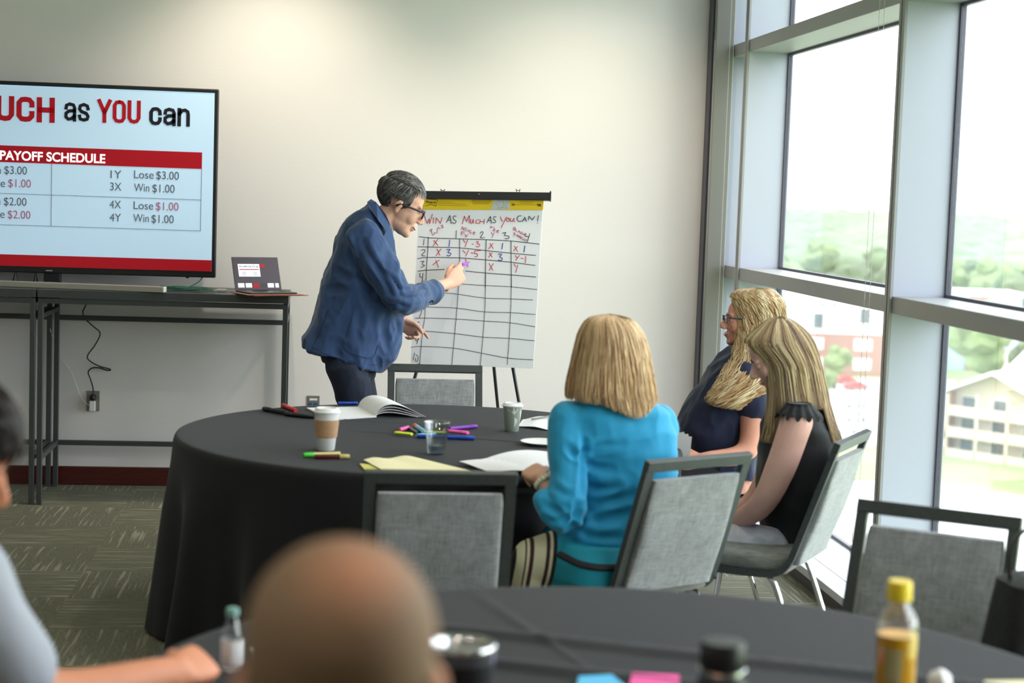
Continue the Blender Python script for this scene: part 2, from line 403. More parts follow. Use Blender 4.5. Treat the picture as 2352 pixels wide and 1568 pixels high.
tree(120, 276, 11, 1, 'smaller dark green tree at the right foot of the big round tree', None)
tree(92.5, 296, 7.5, 0, 'small yellow green tree in front of the brick apartment block', None)
tree(86, 279, 5, 0, 'small low tree in the car park strip left of the red car', None)
tree(79.5, 213, 5, 1, 'bush at the left corner of the nearest balcony house', None)
rnd = random.Random(11); k = 0
for row, (dist, n_) in enumerate(((372, 9), (425, 10), (490, 11), (560, 12))):
    for i in range(n_):
        s = .20 + .40 * (i + rnd.uniform(-.12, .12)) / n_
        if row == 0 and s < .41: continue
        y = dist + rnd.uniform(-12, 12)
        tree(s * y, y, rnd.uniform(15, 21), rnd.choice((0, 0, 1)), 'leafy tree in the %s row of the wood beyond the town, %s from the left' % (('nearest', 'second', 'third', 'farthest')[row], ('first', 'second', 'third', 'fourth', 'fifth', 'sixth', 'seventh', 'eighth', 'ninth', 'tenth', 'eleventh', 'twelfth')[i]))
# far woods to the horizon, rising gently: too far to tell tree from tree
bm = BM(); rnd = random.Random(4)
for i in range(1500):
    d = 700 * (1 + 5.0 * (i / 1500) ** 1.6) * rnd.uniform(.93, 1.07); s = rnd.uniform(.12, .68)
    r = rnd.uniform(9, 17) * (d / 620) ** .55; y = d
    rise = 0
    bmesh.ops.create_icosphere(bm, subdivisions=1, radius=1, matrix=Matrix.Translation((s * y, y, G + 7 + rise)) @ Matrix.Diagonal((r * 1.3, r, r * .55, 1)))
tag(obj('distant_woodland', bm, m_leaf3, smooth=True), 'hazy green woodland stretching to the horizon', 'woodland', kind='stuff')

def building(name, lab, loc, rz):
    return thing(name, lab, 'building', (loc[0], loc[1], G), rz)
def wins(t, spots, w_, h_, y, m=None, name='window', frame=True):
    for x, z in spots:
        f = obj(name, bx(x - w_ / 2, x + w_ / 2, y - .12, y + .05, z, z + h_), m_white, t)
        obj('pane', bx(x - w_ / 2 + .12, x + w_ / 2 - .12, y - .16, y - .11, z + .12, z + h_ - .12), m or m_glassd, f)
# brick and white apartment block
t = building('apartment_building', 'white apartment block with pale brick lower storeys beyond the car park', (101, 321), R(-6))
obj('brick_storeys', bx(-9, 12, 0, 14, 0, 8.2), m_brick, t); obj('upper_storeys', bx(-9.2, 12.2, -.1, 14.1, 8.2, 15.2), m_white, t)
obj('parapet', bx(-9.5, 12.5, -.4, 14.4, 15.2, 15.8), m_rooff, t); obj('stair_tower', bx(12.2, 19, -1, 12, 0, 14), m_white, t)
obj('side_wing', bx(-22, -9.2, 1, 12, 0, 13), m_bluew, t)
wins(t, [(-5, 1.2), (-5, 5), (4.5, 1.2), (4.5, 5)], 3.4, 2.2, 0, m_white)
wins(t, [(-4.5, 9), (4.5, 10.2), (15.5, 10)], 2.2, 3.2, -.1)
wins(t, [(-4, 13.4), (-1.5, 13.4), (1, 13.4)], 1, .9, -.1); wins(t, [(-15, 8), (-15, 4)], 2, .9, 1)
# long pale blue block with a brick stripe
t = building('apartment_block', 'long pale blue apartment block with one brick stripe, behind the round tree', (137, 337), R(-8))
obj('left_wall', bx(-18, -4, 0, 12, 0, 15.5), m_bluew, t); obj('brick_stripe', bx(-4, 0, -.4, 12, 0, 16), m_brick, t); obj('right_wall', bx(0, 7, 0, 12, 0, 15.5), m_bluew, t)
obj('parapet', bx(-18.3, 7.3, -.5, 12.3, 15.5, 16.3), m_rooff, t)
wins(t, [(-8, 8.6), (-12, 8.6), (-8, 4.6), (-12, 4.6)], 3, .9, 0); wins(t, [(5.4, 12.2), (5.4, 10.6), (5.4, 9), (5.4, 7.4)], 1, 1, 0)
# flat white roofs at right
for (x, y, w_, d_, h_, lab) in ((141, 300, 32, 18, 5, 'long low building with a white flat roof at the wood edge'), (128, 283, 14, 9, 4.5, 'second low white-roofed building, nearer than the long one'), (158, 347, 7, 6, 15, 'small white house among dark trees at the upper right')):
    t = building('low_building', lab, (x, y), R(-18)); obj('wall', bx(-w_ / 2, w_ / 2, 0, d_, 0, h_), m_white, t)
    obj('roof', bx(-w_ / 2 - .5, w_ / 2 + .5, -.5, d_ + .5, h_, h_ + .6), m_rooff, t); wins(t, [(-w_ * .3, 1.2), (0, 1.2), (w_ * .3, 1.2)], 2, 1.6, 0)
def gable(bm, x0, x1, y0, y1, z0, rise, over=.6):
    xm = (x0 + x1) / 2; th = .35
    pts = [(x0 - over, z0 - .2), (xm, z0 + rise), (x1 + over, z0 - .2), (x1 + over, z0 - .2 + th), (xm, z0 + rise + th), (x0 - over, z0 - .2 + th)]
    a = [bm.verts.new((p[0], y0 - over, p[1])) for p in pts]; c = [bm.verts.new((p[0], y1 + over, p[1])) for p in pts]
    for i in range(6): bm.faces.new((a[i], a[(i + 1) % 6], c[(i + 1) % 6], c[i]))
    for q in (a[::-1], c): bm.faces.new((q[0], q[1], q[4], q[5])); bm.faces.new((q[1], q[2], q[3], q[4]))
    return bm
def balcony_house(loc, rz, lab, W=13, cols=2):
    t = building('balcony_house', lab, loc, rz)
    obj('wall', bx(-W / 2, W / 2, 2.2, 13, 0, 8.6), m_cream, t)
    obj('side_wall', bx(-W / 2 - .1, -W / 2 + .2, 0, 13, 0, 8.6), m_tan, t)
    bm = gable(BM(), -W / 2, W / 2, 0, 13, 8.6, 3); obj('roof', bm, m_rooff, t)
    g = BM(); a = [g.verts.new((x, y, z)) for y in (2.2, 2.5) for x, z in ((-W / 2, 8.6), (W / 2, 8.6), (0, 11.5))]
    g.faces.new(a[:3]); g.faces.new(a[3:][::-1]); obj('gable_wall', g, m_cream, t)
    for z in (2.8, 5.7): obj('balcony_floor', bx(-W / 2, W / 2, 0, 2.2, z - .15, z + .1), m_cream, t)
    for z in (2.9, 5.8, .0):
        obj('balcony_rail', bx(-W / 2 + .2, W / 2, 0, .12, z, z + 1.05), m_cream, t)
    for i in range(cols + 1):
        x = -W / 2 + .3 + i * (W - .6) / cols; obj('post', bx(x - .18, x + .18, 0, .3, 0, 8.6), m_cream, t)
    wins(t, [(-W / 2 + (i + .5) * W / cols, z) for i in range(cols) for z in (.6, 3.3, 6.2)], 2.2, 1.9, 2.2)
    return t
balcony_house((88, 213), R(-52), 'cream three-storey balcony house nearest the round tree', 14, 3)
balcony_house((90, 191), R(-48), 'cream and tan gabled balcony house nearest the tower', 12, 2)
balcony_house((119, 246), R(30), 'cream house with brown gable roof behind the balcony houses', 9, 2)
# cars
def make_car(m, lab, loc, rz):
    t = thing('car', lab, 'car', (loc[0], loc[1], G + .06), rz, 'cars in the car park')
    prof = [(-2.2, .35), (-2.25, .8), (-1.5, .95), (-1.05, 1.42), (.6, 1.45), (1.2, 1.0), (2.1, .85), (2.25, .4)]
    bm = BM(); a = [bm.verts.new((x, -.88, z)) for x, z in prof]; c = [bm.verts.new((x, .88, z)) for x, z in prof]
    for i in range(8): bm.faces.new((a[i], a[(i + 1) % 8], c[(i + 1) % 8], c[i]))
    bm.faces.new(a[::-1]); bm.faces.new(c); obj('body', bm, m, t)
    for x in (-1.4, 1.4):
        for y in (-.8, .8): obj('wheel', lathe([(.33, -.1), (.33, .1)], 14, Matrix.Translation((x, y, .33)) @ Matrix.Rotation(PI / 2, 4, 'X')), m_glassd, t)
    obj('side_glass', bx(-1.0, .6, -.9, .9, 1.0, 1.34), m_glassd, t); return t
m_carr = mat('red_car_paint', (.5, .05, .05, 1), .3); m_carw = mat('white_car_paint', (.75, .75, .77, 1), .3); m_carg = mat('grey_car_paint', (.3, .33, .36, 1), .3)
make_car(m_carr, 'red car at the left of the two red cars in the car park', (97.5, 306), R(20)); make_car(m_carr, 'second red car, nearer and right of the first', (96.5, 296), R(20))
for x, y, m, lab in ((87.5, 270, m_carw, 'white parked car nearest the round tree side'), (94.5, 267, m_carg, 'grey parked car right of the white one'), (82, 252, m_carw, 'white parked car in the middle of the car park'), (89, 247, m_carg, 'grey parked car in the middle of the car park'),
                     (76, 238, m_carw, 'white parked car at the near left of the car park'), (83, 231, m_carw, 'white parked car nearest the balcony houses'), (80, 290, m_carw, 'white parked car at the far left of the car park'), (84, 301, m_carg, 'grey parked car below the apartment block')):
    make_car(m, lab, (x, y), R(15 + (x * 7) % 11))

# ------------------------------------------------------------------ media consoles, screen, laptop
m_cons = mat('charcoal_powder_coat', srgb(62, 66, 66), .42, var=.05, scale=60)
m_black = mat('black_plastic', (.012, .012, .013, 1), .4); m_blackm = mat('black_metal', (.02, .02, .022, 1), .35)
m_silver = mat('brushed_silver', srgb(168, 164, 150), .35, metal=.3)
CY0, CY1 = 9.05, 9.63
def console(x0, x1, lab, name='console_table'):
    t = thing(name, lab, 'table', ((x0 + x1) / 2, (CY0 + CY1) / 2, 0), 0, 'charcoal console tables along the far wall')
    L_ = .027
    def p(nm, *a): return obj(nm, bx(*a, bev=.0015, seg=1), m_cons, t, world=True)
    p('tabletop', x0, x1, CY0 - .01, CY1, 1.094, 1.136)
    for x in (x0 + .002, x1 - L_ - .002):
        p('leg', x, x + L_, CY0, CY0 + L_, 0, 1.09); p('leg', x, x + L_, CY1 - L_, CY1, 0, 1.09)
        p('top_rail', x, x + L_, CY0 + L_, CY1 - L_, 1.063, 1.09); p('side_rail', x, x + L_, CY0 + L_, CY1 - L_, .985, 1.01); p('side_rail', x, x + L_, CY0 + L_, CY1 - L_, .235, .262)
    for y in (CY0, CY1 - L_):
        p('top_rail', x0 + L_, x1 - L_, y, y + L_, 1.063, 1.09)
    p('back_rail', x0 + L_, x1 - L_, CY1 - L_, CY1, .935, .962); p('back_rail', x0 + L_, x1 - L_, CY1 - L_, CY1, .235, .262)
    return t
console(-1.463, -.166, 'tall charcoal metal console table nearer the presenter, laptop on top')
console(-2.78, -1.472, 'tall charcoal metal console table at the left edge under the big screen')

# screen: 1.75 m wide
TX0, TX1, TZ0, TZ1, TY = -2.36, -.574, 1.200, 2.226, 9.43
t = thing('flat_screen_television', 'large flat television showing a payoff schedule slide in red and white', 'television', ((TX0 + TX1) / 2, TY + .03, 1.137))
obj('casing', bx(TX0, TX1, TY, TY + .05, TZ0, TZ1, bev=.006), m_black, t, world=True)
m_scr = mat('screen_white', srgb(172, 198, 218), .3, emit=.27, spec=.2)
SX0, SX1, SZ0, SZ1 = TX0 + .02, TX1 - .022, TZ0 + .035, TZ1 - .022
scr = obj('screen', bx(SX0, SX1, TY - .002, TY + .004, SZ0, SZ1), m_scr, t, world=True)
m_red = mat('slide_red', srgb(150, 22, 32), .4, emit=.22, spec=.2); m_ink = mat('slide_black', srgb(28, 26, 34), .4, emit=.02)
m_txt = mat('slide_grey_text', srgb(78, 84, 92), .4, emit=.2); m_wtxt = mat('slide_white_text', srgb(235, 236, 240), .4, emit=.6); m_mb = mat('slide_menu_bar', srgb(150, 190, 215), .4, emit=.45)
m_pk = mat('slide_rose_text', srgb(140, 84, 104), .4, emit=.25)
def ppx(x, y): v = at(x, y, Y=TY - .003); return v.x, v.z
def flat(name, x0, x1, z0, z1, m, par, y=TY - .0035, th=.001): return obj(name, bx(x0, x1, y - th, y, z0, z1), m, par, world=True)
zb = ppx(470, 597)[1]; flat('slide_band', SX0, SX1, SZ0, zb, m_red, scr)
flat('menu_bar', SX0, SX1, ppx(470, 214)[1], SZ1, m_mb, scr)
zt0, zt1 = ppx(464, 388)[1], ppx(464, 350)[1]; xr = ppx(464, 370)[0]
flat('table_header', SX0 + .09, xr, zt0, zt1, m_red, scr)
xv = ppx(118, 450)[0]; zl1, zl2 = ppx(463, 459)[1], ppx(463, 530)[1]
for a in ((SX0 + .09, xr, zl1 - .0012, zl1 + .0012), (SX0 + .09, xr, zl2 - .0012, zl2 + .0012), (xv - .0012, xv + .0012, zl2, zt0), (xr - .0024, xr, zl2, zt0), (SX0 + .09, SX0 + .0924, zl2, zt0)):
    flat('table_line', *a, m_txt, scr)
def ttext(nm, s, x, z, h, m, bold=0, xs=1, y=TY - .005, par=None, x_right=None, space=1.0):
    me = text_mesh(s, 1, bold / h if h else 0, xs, space=space)
    xsz = [v.co.x for v in me.vertices]; w_ = max(xsz); cap = .72
    sc = h / cap
    if x_right is not None: me.transform(Matrix.Diagonal(((x_right - x) / (w_ * sc), 1, 1, 1)))
    me.transform(Matrix.Scale(sc, 4)); me.transform(Matrix(((1, 0, 0, x), (0, 0, -1, y), (0, 1, 0, z), (0, 0, 0, 1))))
    return obj(nm, me, m, par or scr, world=True)
def tpx(nm, s, xl, xr_, yb, yt, m, bold=0, space=1.0):
    """words from photo pixel xl to xr_, baseline yb, capital height up to yt (read at xl), laid on the screen plane"""
    x0_, z0_ = ppx(xl, yb); x1_, z1_ = ppx(xl, yt)
    me = text_mesh(s, 1, bold, 1, space=space); xs_ = [v.co.x for v in me.vertices]; a, b_ = min(xs_), max(xs_)
    xe = ppx(xr_, yb)[0]; sc = (z1_ - z0_) / .72
    me.transform(Matrix.Translation((-a, 0, 0))); me.transform(Matrix.Diagonal(((xe - x0_) / (b_ - a), sc, 1, 1)))
    me.transform(Matrix(((1, 0, 0, x0_), (0, 0, -1, TY - .0055), (0, 1, 0, z0_), (0, 0, 0, 1)))); return obj(nm, me, m, scr, world=True)
GL = {  # heavy condensed letters as thick strokes on a 0..1 x 0..1 cap box (x-height .74)
 'M': [[(.12, 0), (.12, 1)], [(.14, 1), (.5, .12)], [(.5, .12), (.86, 1)], [(.88, 1), (.88, 0)]], 'U': [[(.16, 1), (.16, .22), (.3, .08), (.5, .05), (.7, .08), (.84, .22), (.84, 1)]],
 'C': [[(.84, .66), (.84, .8), (.7, .93), (.5, .95), (.3, .93), (.16, .8), (.16, .2), (.3, .07), (.5, .05), (.7, .07), (.84, .2), (.84, .36)]],
 'H': [[(.16, 0), (.16, 1)], [(.84, 0), (.84, 1)], [(.16, .5), (.84, .5)]], 'Y': [[(.1, 1), (.5, .42)], [(.9, 1), (.5, .42)], [(.5, .5), (.5, 0)]],
 'O': [[(.5, .95), (.3, .93), (.16, .8), (.16, .2), (.3, .07), (.5, .05), (.7, .07), (.84, .2), (.84, .8), (.7, .93), (.5, .95)]],
 'a': [[(.16, .5), (.2, .64), (.45, .7), (.75, .66), (.84, .54), (.84, 0)], [(.84, .42), (.4, .4), (.16, .3), (.16, .14), (.35, .05), (.6, .08), (.84, .2)]],
 's': [[(.84, .5), (.78, .64), (.5, .7), (.22, .64), (.16, .5), (.3, .4), (.7, .32), (.84, .2), (.78, .08), (.5, .04), (.22, .08), (.16, .22)]],
 'c': [[(.84, .46), (.82, .6), (.65, .69), (.5, .7), (.3, .68), (.16, .55), (.16, .18), (.3, .06), (.5, .04), (.7, .06), (.84, .18), (.84, .28)]],
 'n': [[(.16, 0), (.16, .73)], [(.16, .5), (.35, .66), (.6, .69), (.8, .62), (.84, .5), (.84, 0)]], 'W': [[(.08, 1), (.27, .05)], [(.27, .05), (.5, .9)], [(.5, .9), (.73, .05)], [(.73, .05), (.92, 1)]], 'i': [[(.5, 0), (.5, .73)], [(.5, .84), (.5, .97)]]}
def title(word, xl, xr_, yb, yt, m):
    x0_, z0_ = ppx(xl, yb); xe = ppx(xr_, yb)[0]; h = ppx(xl, yt)[1] - z0_; cw = (xe - x0_) / len(word)
    for k, ch in enumerate(word):
        bm = BM(); wd = .27 * cw * (1.25 if ch in 'i' else 1); gw = cw * .93
        for st in GL[ch]:
            ribbon(bm, [(x0_ + cw * k + gw * a_, TY - .0055, z0_ + h * b_) for a_, b_ in st], wd * .98, Vector((0, -1, 0)))
        bmesh.ops.recalc_face_normals(bm, faces=bm.faces[:]); obj('title_letter', bm, m, scr, world=True)
title('MUCH', -57, 130, 272, 221, m_red); title('as', 147, 209, 276, 222, m_ink); title('YOU', 224, 326, 279, 230, m_red); title('can', 342, 439, 285, 234, m_ink); title('Win', -228, -150, 263, 212, m_ink); title('as', -130, -76, 266, 214, m_ink)
tpx('header_text', 'PAYOFF SCHEDULE', 0, 242, 366, 345, m_wtxt, .022)
for s, xl, xr_, yb, m in (('1Y', 254, 279, 409, m_txt), ('Lose', 308, 353, 409, m_txt), ('$3.00', 359, 411, 411, m_txt), ('3X', 253, 279, 437, m_txt), ('Win', 308, 343, 439, m_txt), ('$1.00', 350, 401, 441, m_txt),
                          ('4X', 252, 278, 478, m_txt), ('Lose', 307, 352, 480, m_txt), ('$1.00', 358, 410, 482, m_pk), ('4Y', 252, 278, 508, m_txt), ('Win', 306, 342, 509, m_txt), ('$1.00', 348, 399, 511, m_txt),
                          ('$3.00', 10, 62, 399, m_txt), ('Win', -34, 2, 398, m_txt), ('$1.00', 19, 71, 429, m_pk), ('Lose', -34, 12, 428, m_txt), ('$2.00', 9, 61, 471, m_txt), ('Win', -35, 1, 469, m_txt), ('$2.00', 18, 70, 501, m_pk), ('Lose', -35, 11, 499, m_txt)):
    tpx('slide_text', s, xl, xr_, yb, yb - 19, m, 0)
flat('maker_badge', *[ppx(105, 618)[0], ppx(120, 618)[0]], TZ0 + .012, TZ0 + .018, m_silver, t, y=TY - .001)
ng = at(120, 640, Y=9.45).x
obj('neck', bx(ng - .045, ng + .045, 9.44, 9.48, 1.15, 1.21, bev=.004), m_black, t, world=True)
obj('stand_base', lathe([(.0, 0), (.1, 0), (.096, .008), (.06, .018), (.0, .022)], 40, Matrix.Translation((at(107, 660, Y=9.35).x, 9.36, 1.137)) @ Matrix.Diagonal((1.0, 1.3, 1, 1))), m_black, t, world=True, smooth=True)
obj('sensor_foot', bx(at(430, 634, Y=TY).x - .008, at(430, 634, Y=TY).x + .008, TY + .005, TY + .03, TZ0 - .006, TZ0 + .001), m_black, t, world=True)

# long silver bar, lying across the console in front of the stand
a, b_ = at(374, 672, Z=1.137), at(0, 658, Z=1.137)
d = (a - b_).normalized(); a2 = a; b2 = a - d * 1.35; nrm = Vector((-d.y, d.x, 0))
t = thing('silver_bar', 'long flat silver bar lying on the console tops under the television', 'bar', tuple(a))
bm = BM()
for q0, q1, nm in ((0, 1, 'bar'),):
    M = frame_M(a2, -d, nrm, Vector((0, 0, 1)))
    obj('bar_body', bx(0, 1.35, 0, .06, 0, .030, bev=.003, M=M), m_silver, t, world=True)
    obj('end_cap', bx(-.004, 0, .001, .059, .001, .029, bev=.001, M=M), mat('pale_cap', srgb(215, 215, 208), .4), t, world=True)
# two little black wire stands on the left
for i, px in enumerate((36, 82)):
    p = at(px, 648, Y=9.50); r_ = .016 if i == 0 else .011
    tag(obj('wire_prop', sweep([(p.x - r_, 9.50, 1.137), (p.x, 9.50, 1.137 + r_ * 2.2 + .045), (p.x + r_, 9.50, 1.137)], .0045, 6), m_black), 'small black inverted V wire prop behind the silver bar, ' + ('the larger at far left' if i == 0 else 'the smaller beside the screen stand'), 'stand')
# green network cable coil, its lead up to the screen, and the white adapter
m_green = mat('green_cable', srgb(20, 84, 62), .5); m_wh = mat('white_plastic', (.75, .75, .74, 1), .35)
c0 = at(425, 668, Z=1.142); P = []
rnd = random.Random(2)
for i in range(64):
    a = i / 10 * 2 * PI; k_ = 1 + .35 * math.sin(i * .37); P.append((c0.x + .02 * math.sin(i * .7) + math.cos(a) * .105 * k_, c0.y + math.sin(a) * .05 * k_, 1.141 + .0028 * (i / 10) + .010 * rnd.random()))
tag(obj('network_cable', sweep(catmull(P, 4), .0028, 6), m_green, smooth=True), 'loosely coiled dark green cable on the console beside the silver bar', 'cable')
tag(obj('television_cable', sweep(catmull([at(466, 636, Y=9.46), at(455, 648, Y=9.42), at(435, 659, Y=9.38), (c0.x + .02, c0.y + .05, 1.160), (c0.x - .06, c0.y + .05, 1.158)], 6), .003, 6), m_green, smooth=True), 'thin dark cable hanging from the television corner to the coil', 'cable')
p = at(510, 666, Z=1.146)
t = thing('display_adapter', 'small white display adapter plugged between coil and laptop', 'adapter', (p.x, p.y, 1.137))
obj('adapter_body', bx(p.x - .028, p.x + .024, p.y - .012, p.y + .012, 1.138, 1.152, bev=.003), m_wh, t, world=True)
obj('cord', sweep(catmull([(p.x + .02, p.y, 1.145), (p.x + .06, p.y + .01, 1.142), (p.x + .10, p.y + .04, 1.150)], 5), .003, 6), m_wh, t, world=True)
obj('second_cord', sweep(catmull([(p.x - .026, p.y, 1.145), (p.x - .06, p.y - .01, 1.143), (p.x - .11, p.y - .004, 1.141)], 5), .0022, 6), m_wh, t, world=True)
# folders and the laptop on them
h0 = at(541, 668, Z=1.150); fdir = Vector((.45, -.893, 0)); udir = Vector((.893, .45, 0)); zdir = Vector((0, 0, 1))
m_fold = mat('terracotta_folder', srgb(150, 92, 68), .6)
for i in range(2):
    M = frame_M(h0 + Vector((0, 0, -.0125 + i * .004)) + udir * (.012 - .02 * i), udir, -fdir, zdir) @ Matrix.Rotation(R(3 - 5 * i), 4, 'Z')
    tag(obj('folder', bx(-.02, .30, -.235, -.01, 0, .0035, bev=.0008, M=M), m_fold), 'thin terracotta folder under the laptop, ' + ('lower one on the console' if i == 0 else 'upper one'), 'folder', 'folders under the laptop')
t = thing('laptop', 'open laptop with dark screen showing the slide editor, on folders at the console end', 'laptop', tuple(h0 + Vector((0, 0, -.004))))
zb0 = 1.1466; H0 = Vector((h0.x, h0.y, zb0))
M = frame_M(H0, udir, -fdir, zdir); m_lap = mat('dark_laptop_metal', srgb(70, 66, 70), .4, metal=.5)
obj('keyboard_base', bx(0, .27, -.19, 0, 0, .007, bev=.002, M=M), m_lap, t, world=True)
obj('keys', bx(.02, .25, -.10, -.015, .0072, .0085, M=M), m_black, t, world=True); obj('trackpad', bx(.09, .18, -.175, -.11, .0072, .0078, M=M), mat('trackpad_grey', srgb(92, 88, 92), .35), t, world=True)
back = (-fdir * math.sin(R(20)) + zdir * math.cos(R(20))); sn = udir.cross(back)
Ms = frame_M(H0 + Vector((0, 0, .008)), udir, back, sn)
lid = obj('screen_lid', bx(0, .27, 0, .185, -.005, 0, bev=.002, M=Ms), m_lap, t, world=True)
m_ls = mat('laptop_screen', srgb(40, 26, 40), .3, emit=.2)
obj('laptop_screen', bx(.005, .265, .006, .18, 0, .0008, M=Ms), m_ls, lid, world=True)
m_sw = mat('laptop_white', srgb(200, 210, 222), .4, emit=.45)
obj('slide_preview', bx(.03, .155, .075, .145, .0008, .0014, M=Ms), m_sw, lid, world=True)
obj('preview_header', bx(.036, .149, .112, .117, .0014, .0018, M=Ms), m_red, lid, world=True)
me = text_mesh('Win as MUCH as YOU can', 1, .03); w_ = max(v.co.x for v in me.vertices); me.transform(Matrix.Diagonal((.112 / w_, .014, 1, 1))); me.transform(Ms @ Matrix.Translation((.036, .127, .0017)))
obj('preview_title', me, m_ink, lid, world=True)
for r_ in range(4):
    for q in (.05, .115): obj('preview_line', bx(q, q + .022, .1 - .006 * r_, .102 - .006 * r_, .0014, .0018, M=Ms), m_txt, lid, world=True)
for i, q in enumerate((.018, .062, .105, .148, .19, .235)):
    obj('slide_thumbnail', bx(q, q + (.036 if i < 5 else .02), .014, .038, .0008, .0014, M=Ms), m_red if i == 2 else (m_ink if i == 3 else m_sw), lid, world=True)
obj('red_button', bx(.16, .185, .125, .145, .0008, .0014, M=Ms), m_red, lid, world=True)
# tag hanging off the console end
# wall outlets, cords
m_plate = mat('stainless_plate', srgb(150, 146, 136), .35, metal=.5)
def plate(c, lab):
    t = thing('wall_outlet', lab, 'outlet', (c.x, WALL_Y, c.z - .057))
    obj('faceplate', bx(c.x - .036, c.x + .036, WALL_Y - .006, WALL_Y, c.z - .057, c.z + .057, bev=.002), m_plate, t, world=True); return t
c = at(214, 920, Y=WALL_Y); t = plate(c, 'stainless wall outlet under the console with two plugs')
for dz in (.02, -.02): obj('socket_insert', bx(c.x - .017, c.x + .017, WALL_Y - .009, WALL_Y - .005, c.z + dz - .014, c.z + dz + .014, bev=.003), m_plate, t, world=True)
pl = Vector((c.x, WALL_Y - .02, c.z + .022))
def zp(x, y, Y=WALL_Y - .03): return at(x / 2.614, 600 + y / 2.614, Y=Y)
t = thing('power_cord', 'black power cord looping down the wall into the upper socket', 'cord', tuple(pl))
obj('plug', lathe([(.0, -.03), (.012, -.03), (.017, -.018), (.019, 0), (.019, .012)], 20, Matrix.Translation(pl) @ Matrix.Rotation(R(-90), 4, 'X')), m_black, t, world=True, smooth=True)
path = [zp(515, 262, 9.52), zp(505, 285, 9.54), zp(497, 306, 9.56), zp(512, 345), zp(560, 390), zp(601, 432), zp(572, 500), zp(525, 568), zp(545, 602), zp(605, 632), zp(655, 645), zp(662, 653), zp(635, 652), (zp(600, 640)), zp(555, 640), zp(530, 665), zp(545, 712), zp(558, 760), zp(558, 795, WALL_Y - .05), pl - Vector((0, .025, 0))]
obj('cord', sweep(catmull(path, 6), .0038, 8), m_black, t, world=True, smooth=True)
t = thing('usb_charger', 'white charger block in the lower socket with a thin white lead', 'charger', (c.x, WALL_Y - .03, c.z - .05))
obj('charger_block', bx(c.x - .016, c.x + .016, WALL_Y - .045, WALL_Y - .009, c.z - .055, c.z + .003, bev=.004), m_wh, t, world=True)
path = [zp(300, 405, 9.6), zp(330, 500, 9.62), zp(355, 560), zp(388, 610), zp(430, 668), zp(458, 745), zp(480, 800), zp(510, 845), (c.x - .005, WALL_Y - .047, c.z - .03)]
obj('lead', sweep(catmull(path, 6), .0018, 6), m_wh, t, world=True, smooth=True)
c = at(719.5, 931, Y=WALL_Y); t = plate(c, 'stainless wall plate with two blue data ports behind the table edge')
obj('label_window', bx(c.x - .022, c.x + .022, WALL_Y - .008, WALL_Y - .0055, c.z + .03, c.z + .042), m_wh, t, world=True)
for dx in (-.016, .016): obj('data_port', bx(c.x + dx - .01, c.x + dx + .01, WALL_Y - .010, WALL_Y - .0055, c.z + .003, c.z + .018, bev=.001), mat('blue_port', srgb(36, 84, 140), .4), t, world=True)

# ------------------------------------------------------------------ bead chains of the roller blinds
m_bead = mat('white_bead', (.72, .72, .70, 1), .4)
def chain(X_, Y_, ztop, zbot, dx, lab):
    t = thing('blind_bead_chain', lab, 'chain', (X_, Y_, zbot), 0, 'bead chains of the roller blinds')
    for s in (-1, 1):
        bm = BM(); n_ = int((ztop - zbot) / .0085)
        for i in range(n_):
            z = zbot + .012 + i * .0085
            bmesh.ops.create_icosphere(bm, subdivisions=1, radius=.0023, matrix=Matrix.Translation((X_ + s * dx, Y_, z)))
        sweep([(X_ + s * dx, Y_, zbot + .01), (X_ + s * dx, Y_, ztop)], .0007, 4, bm=bm)
        obj('bead_strand', bm, m_bead, t, world=True)
    obj('loop_end', sweep([(X_ + dx * math.cos(a), Y_, zbot + .012 - dx * .9 * math.sin(a)) for a in [PI * i / 8 for i in range(9)]], .0018, 6), m_bead, t, world=True)
p = at(1659, 600, Y=9.40); chain(p.x, 9.40, CEIL - .02, .66, .011, 'white bead blind chain hanging in front of the grey corner column')
p = at(1996, 600, Y=6.82); chain(p.x, 6.82, CEIL - .02, .30, .0105, 'white bead blind chain hanging just beside the wide middle mullion')

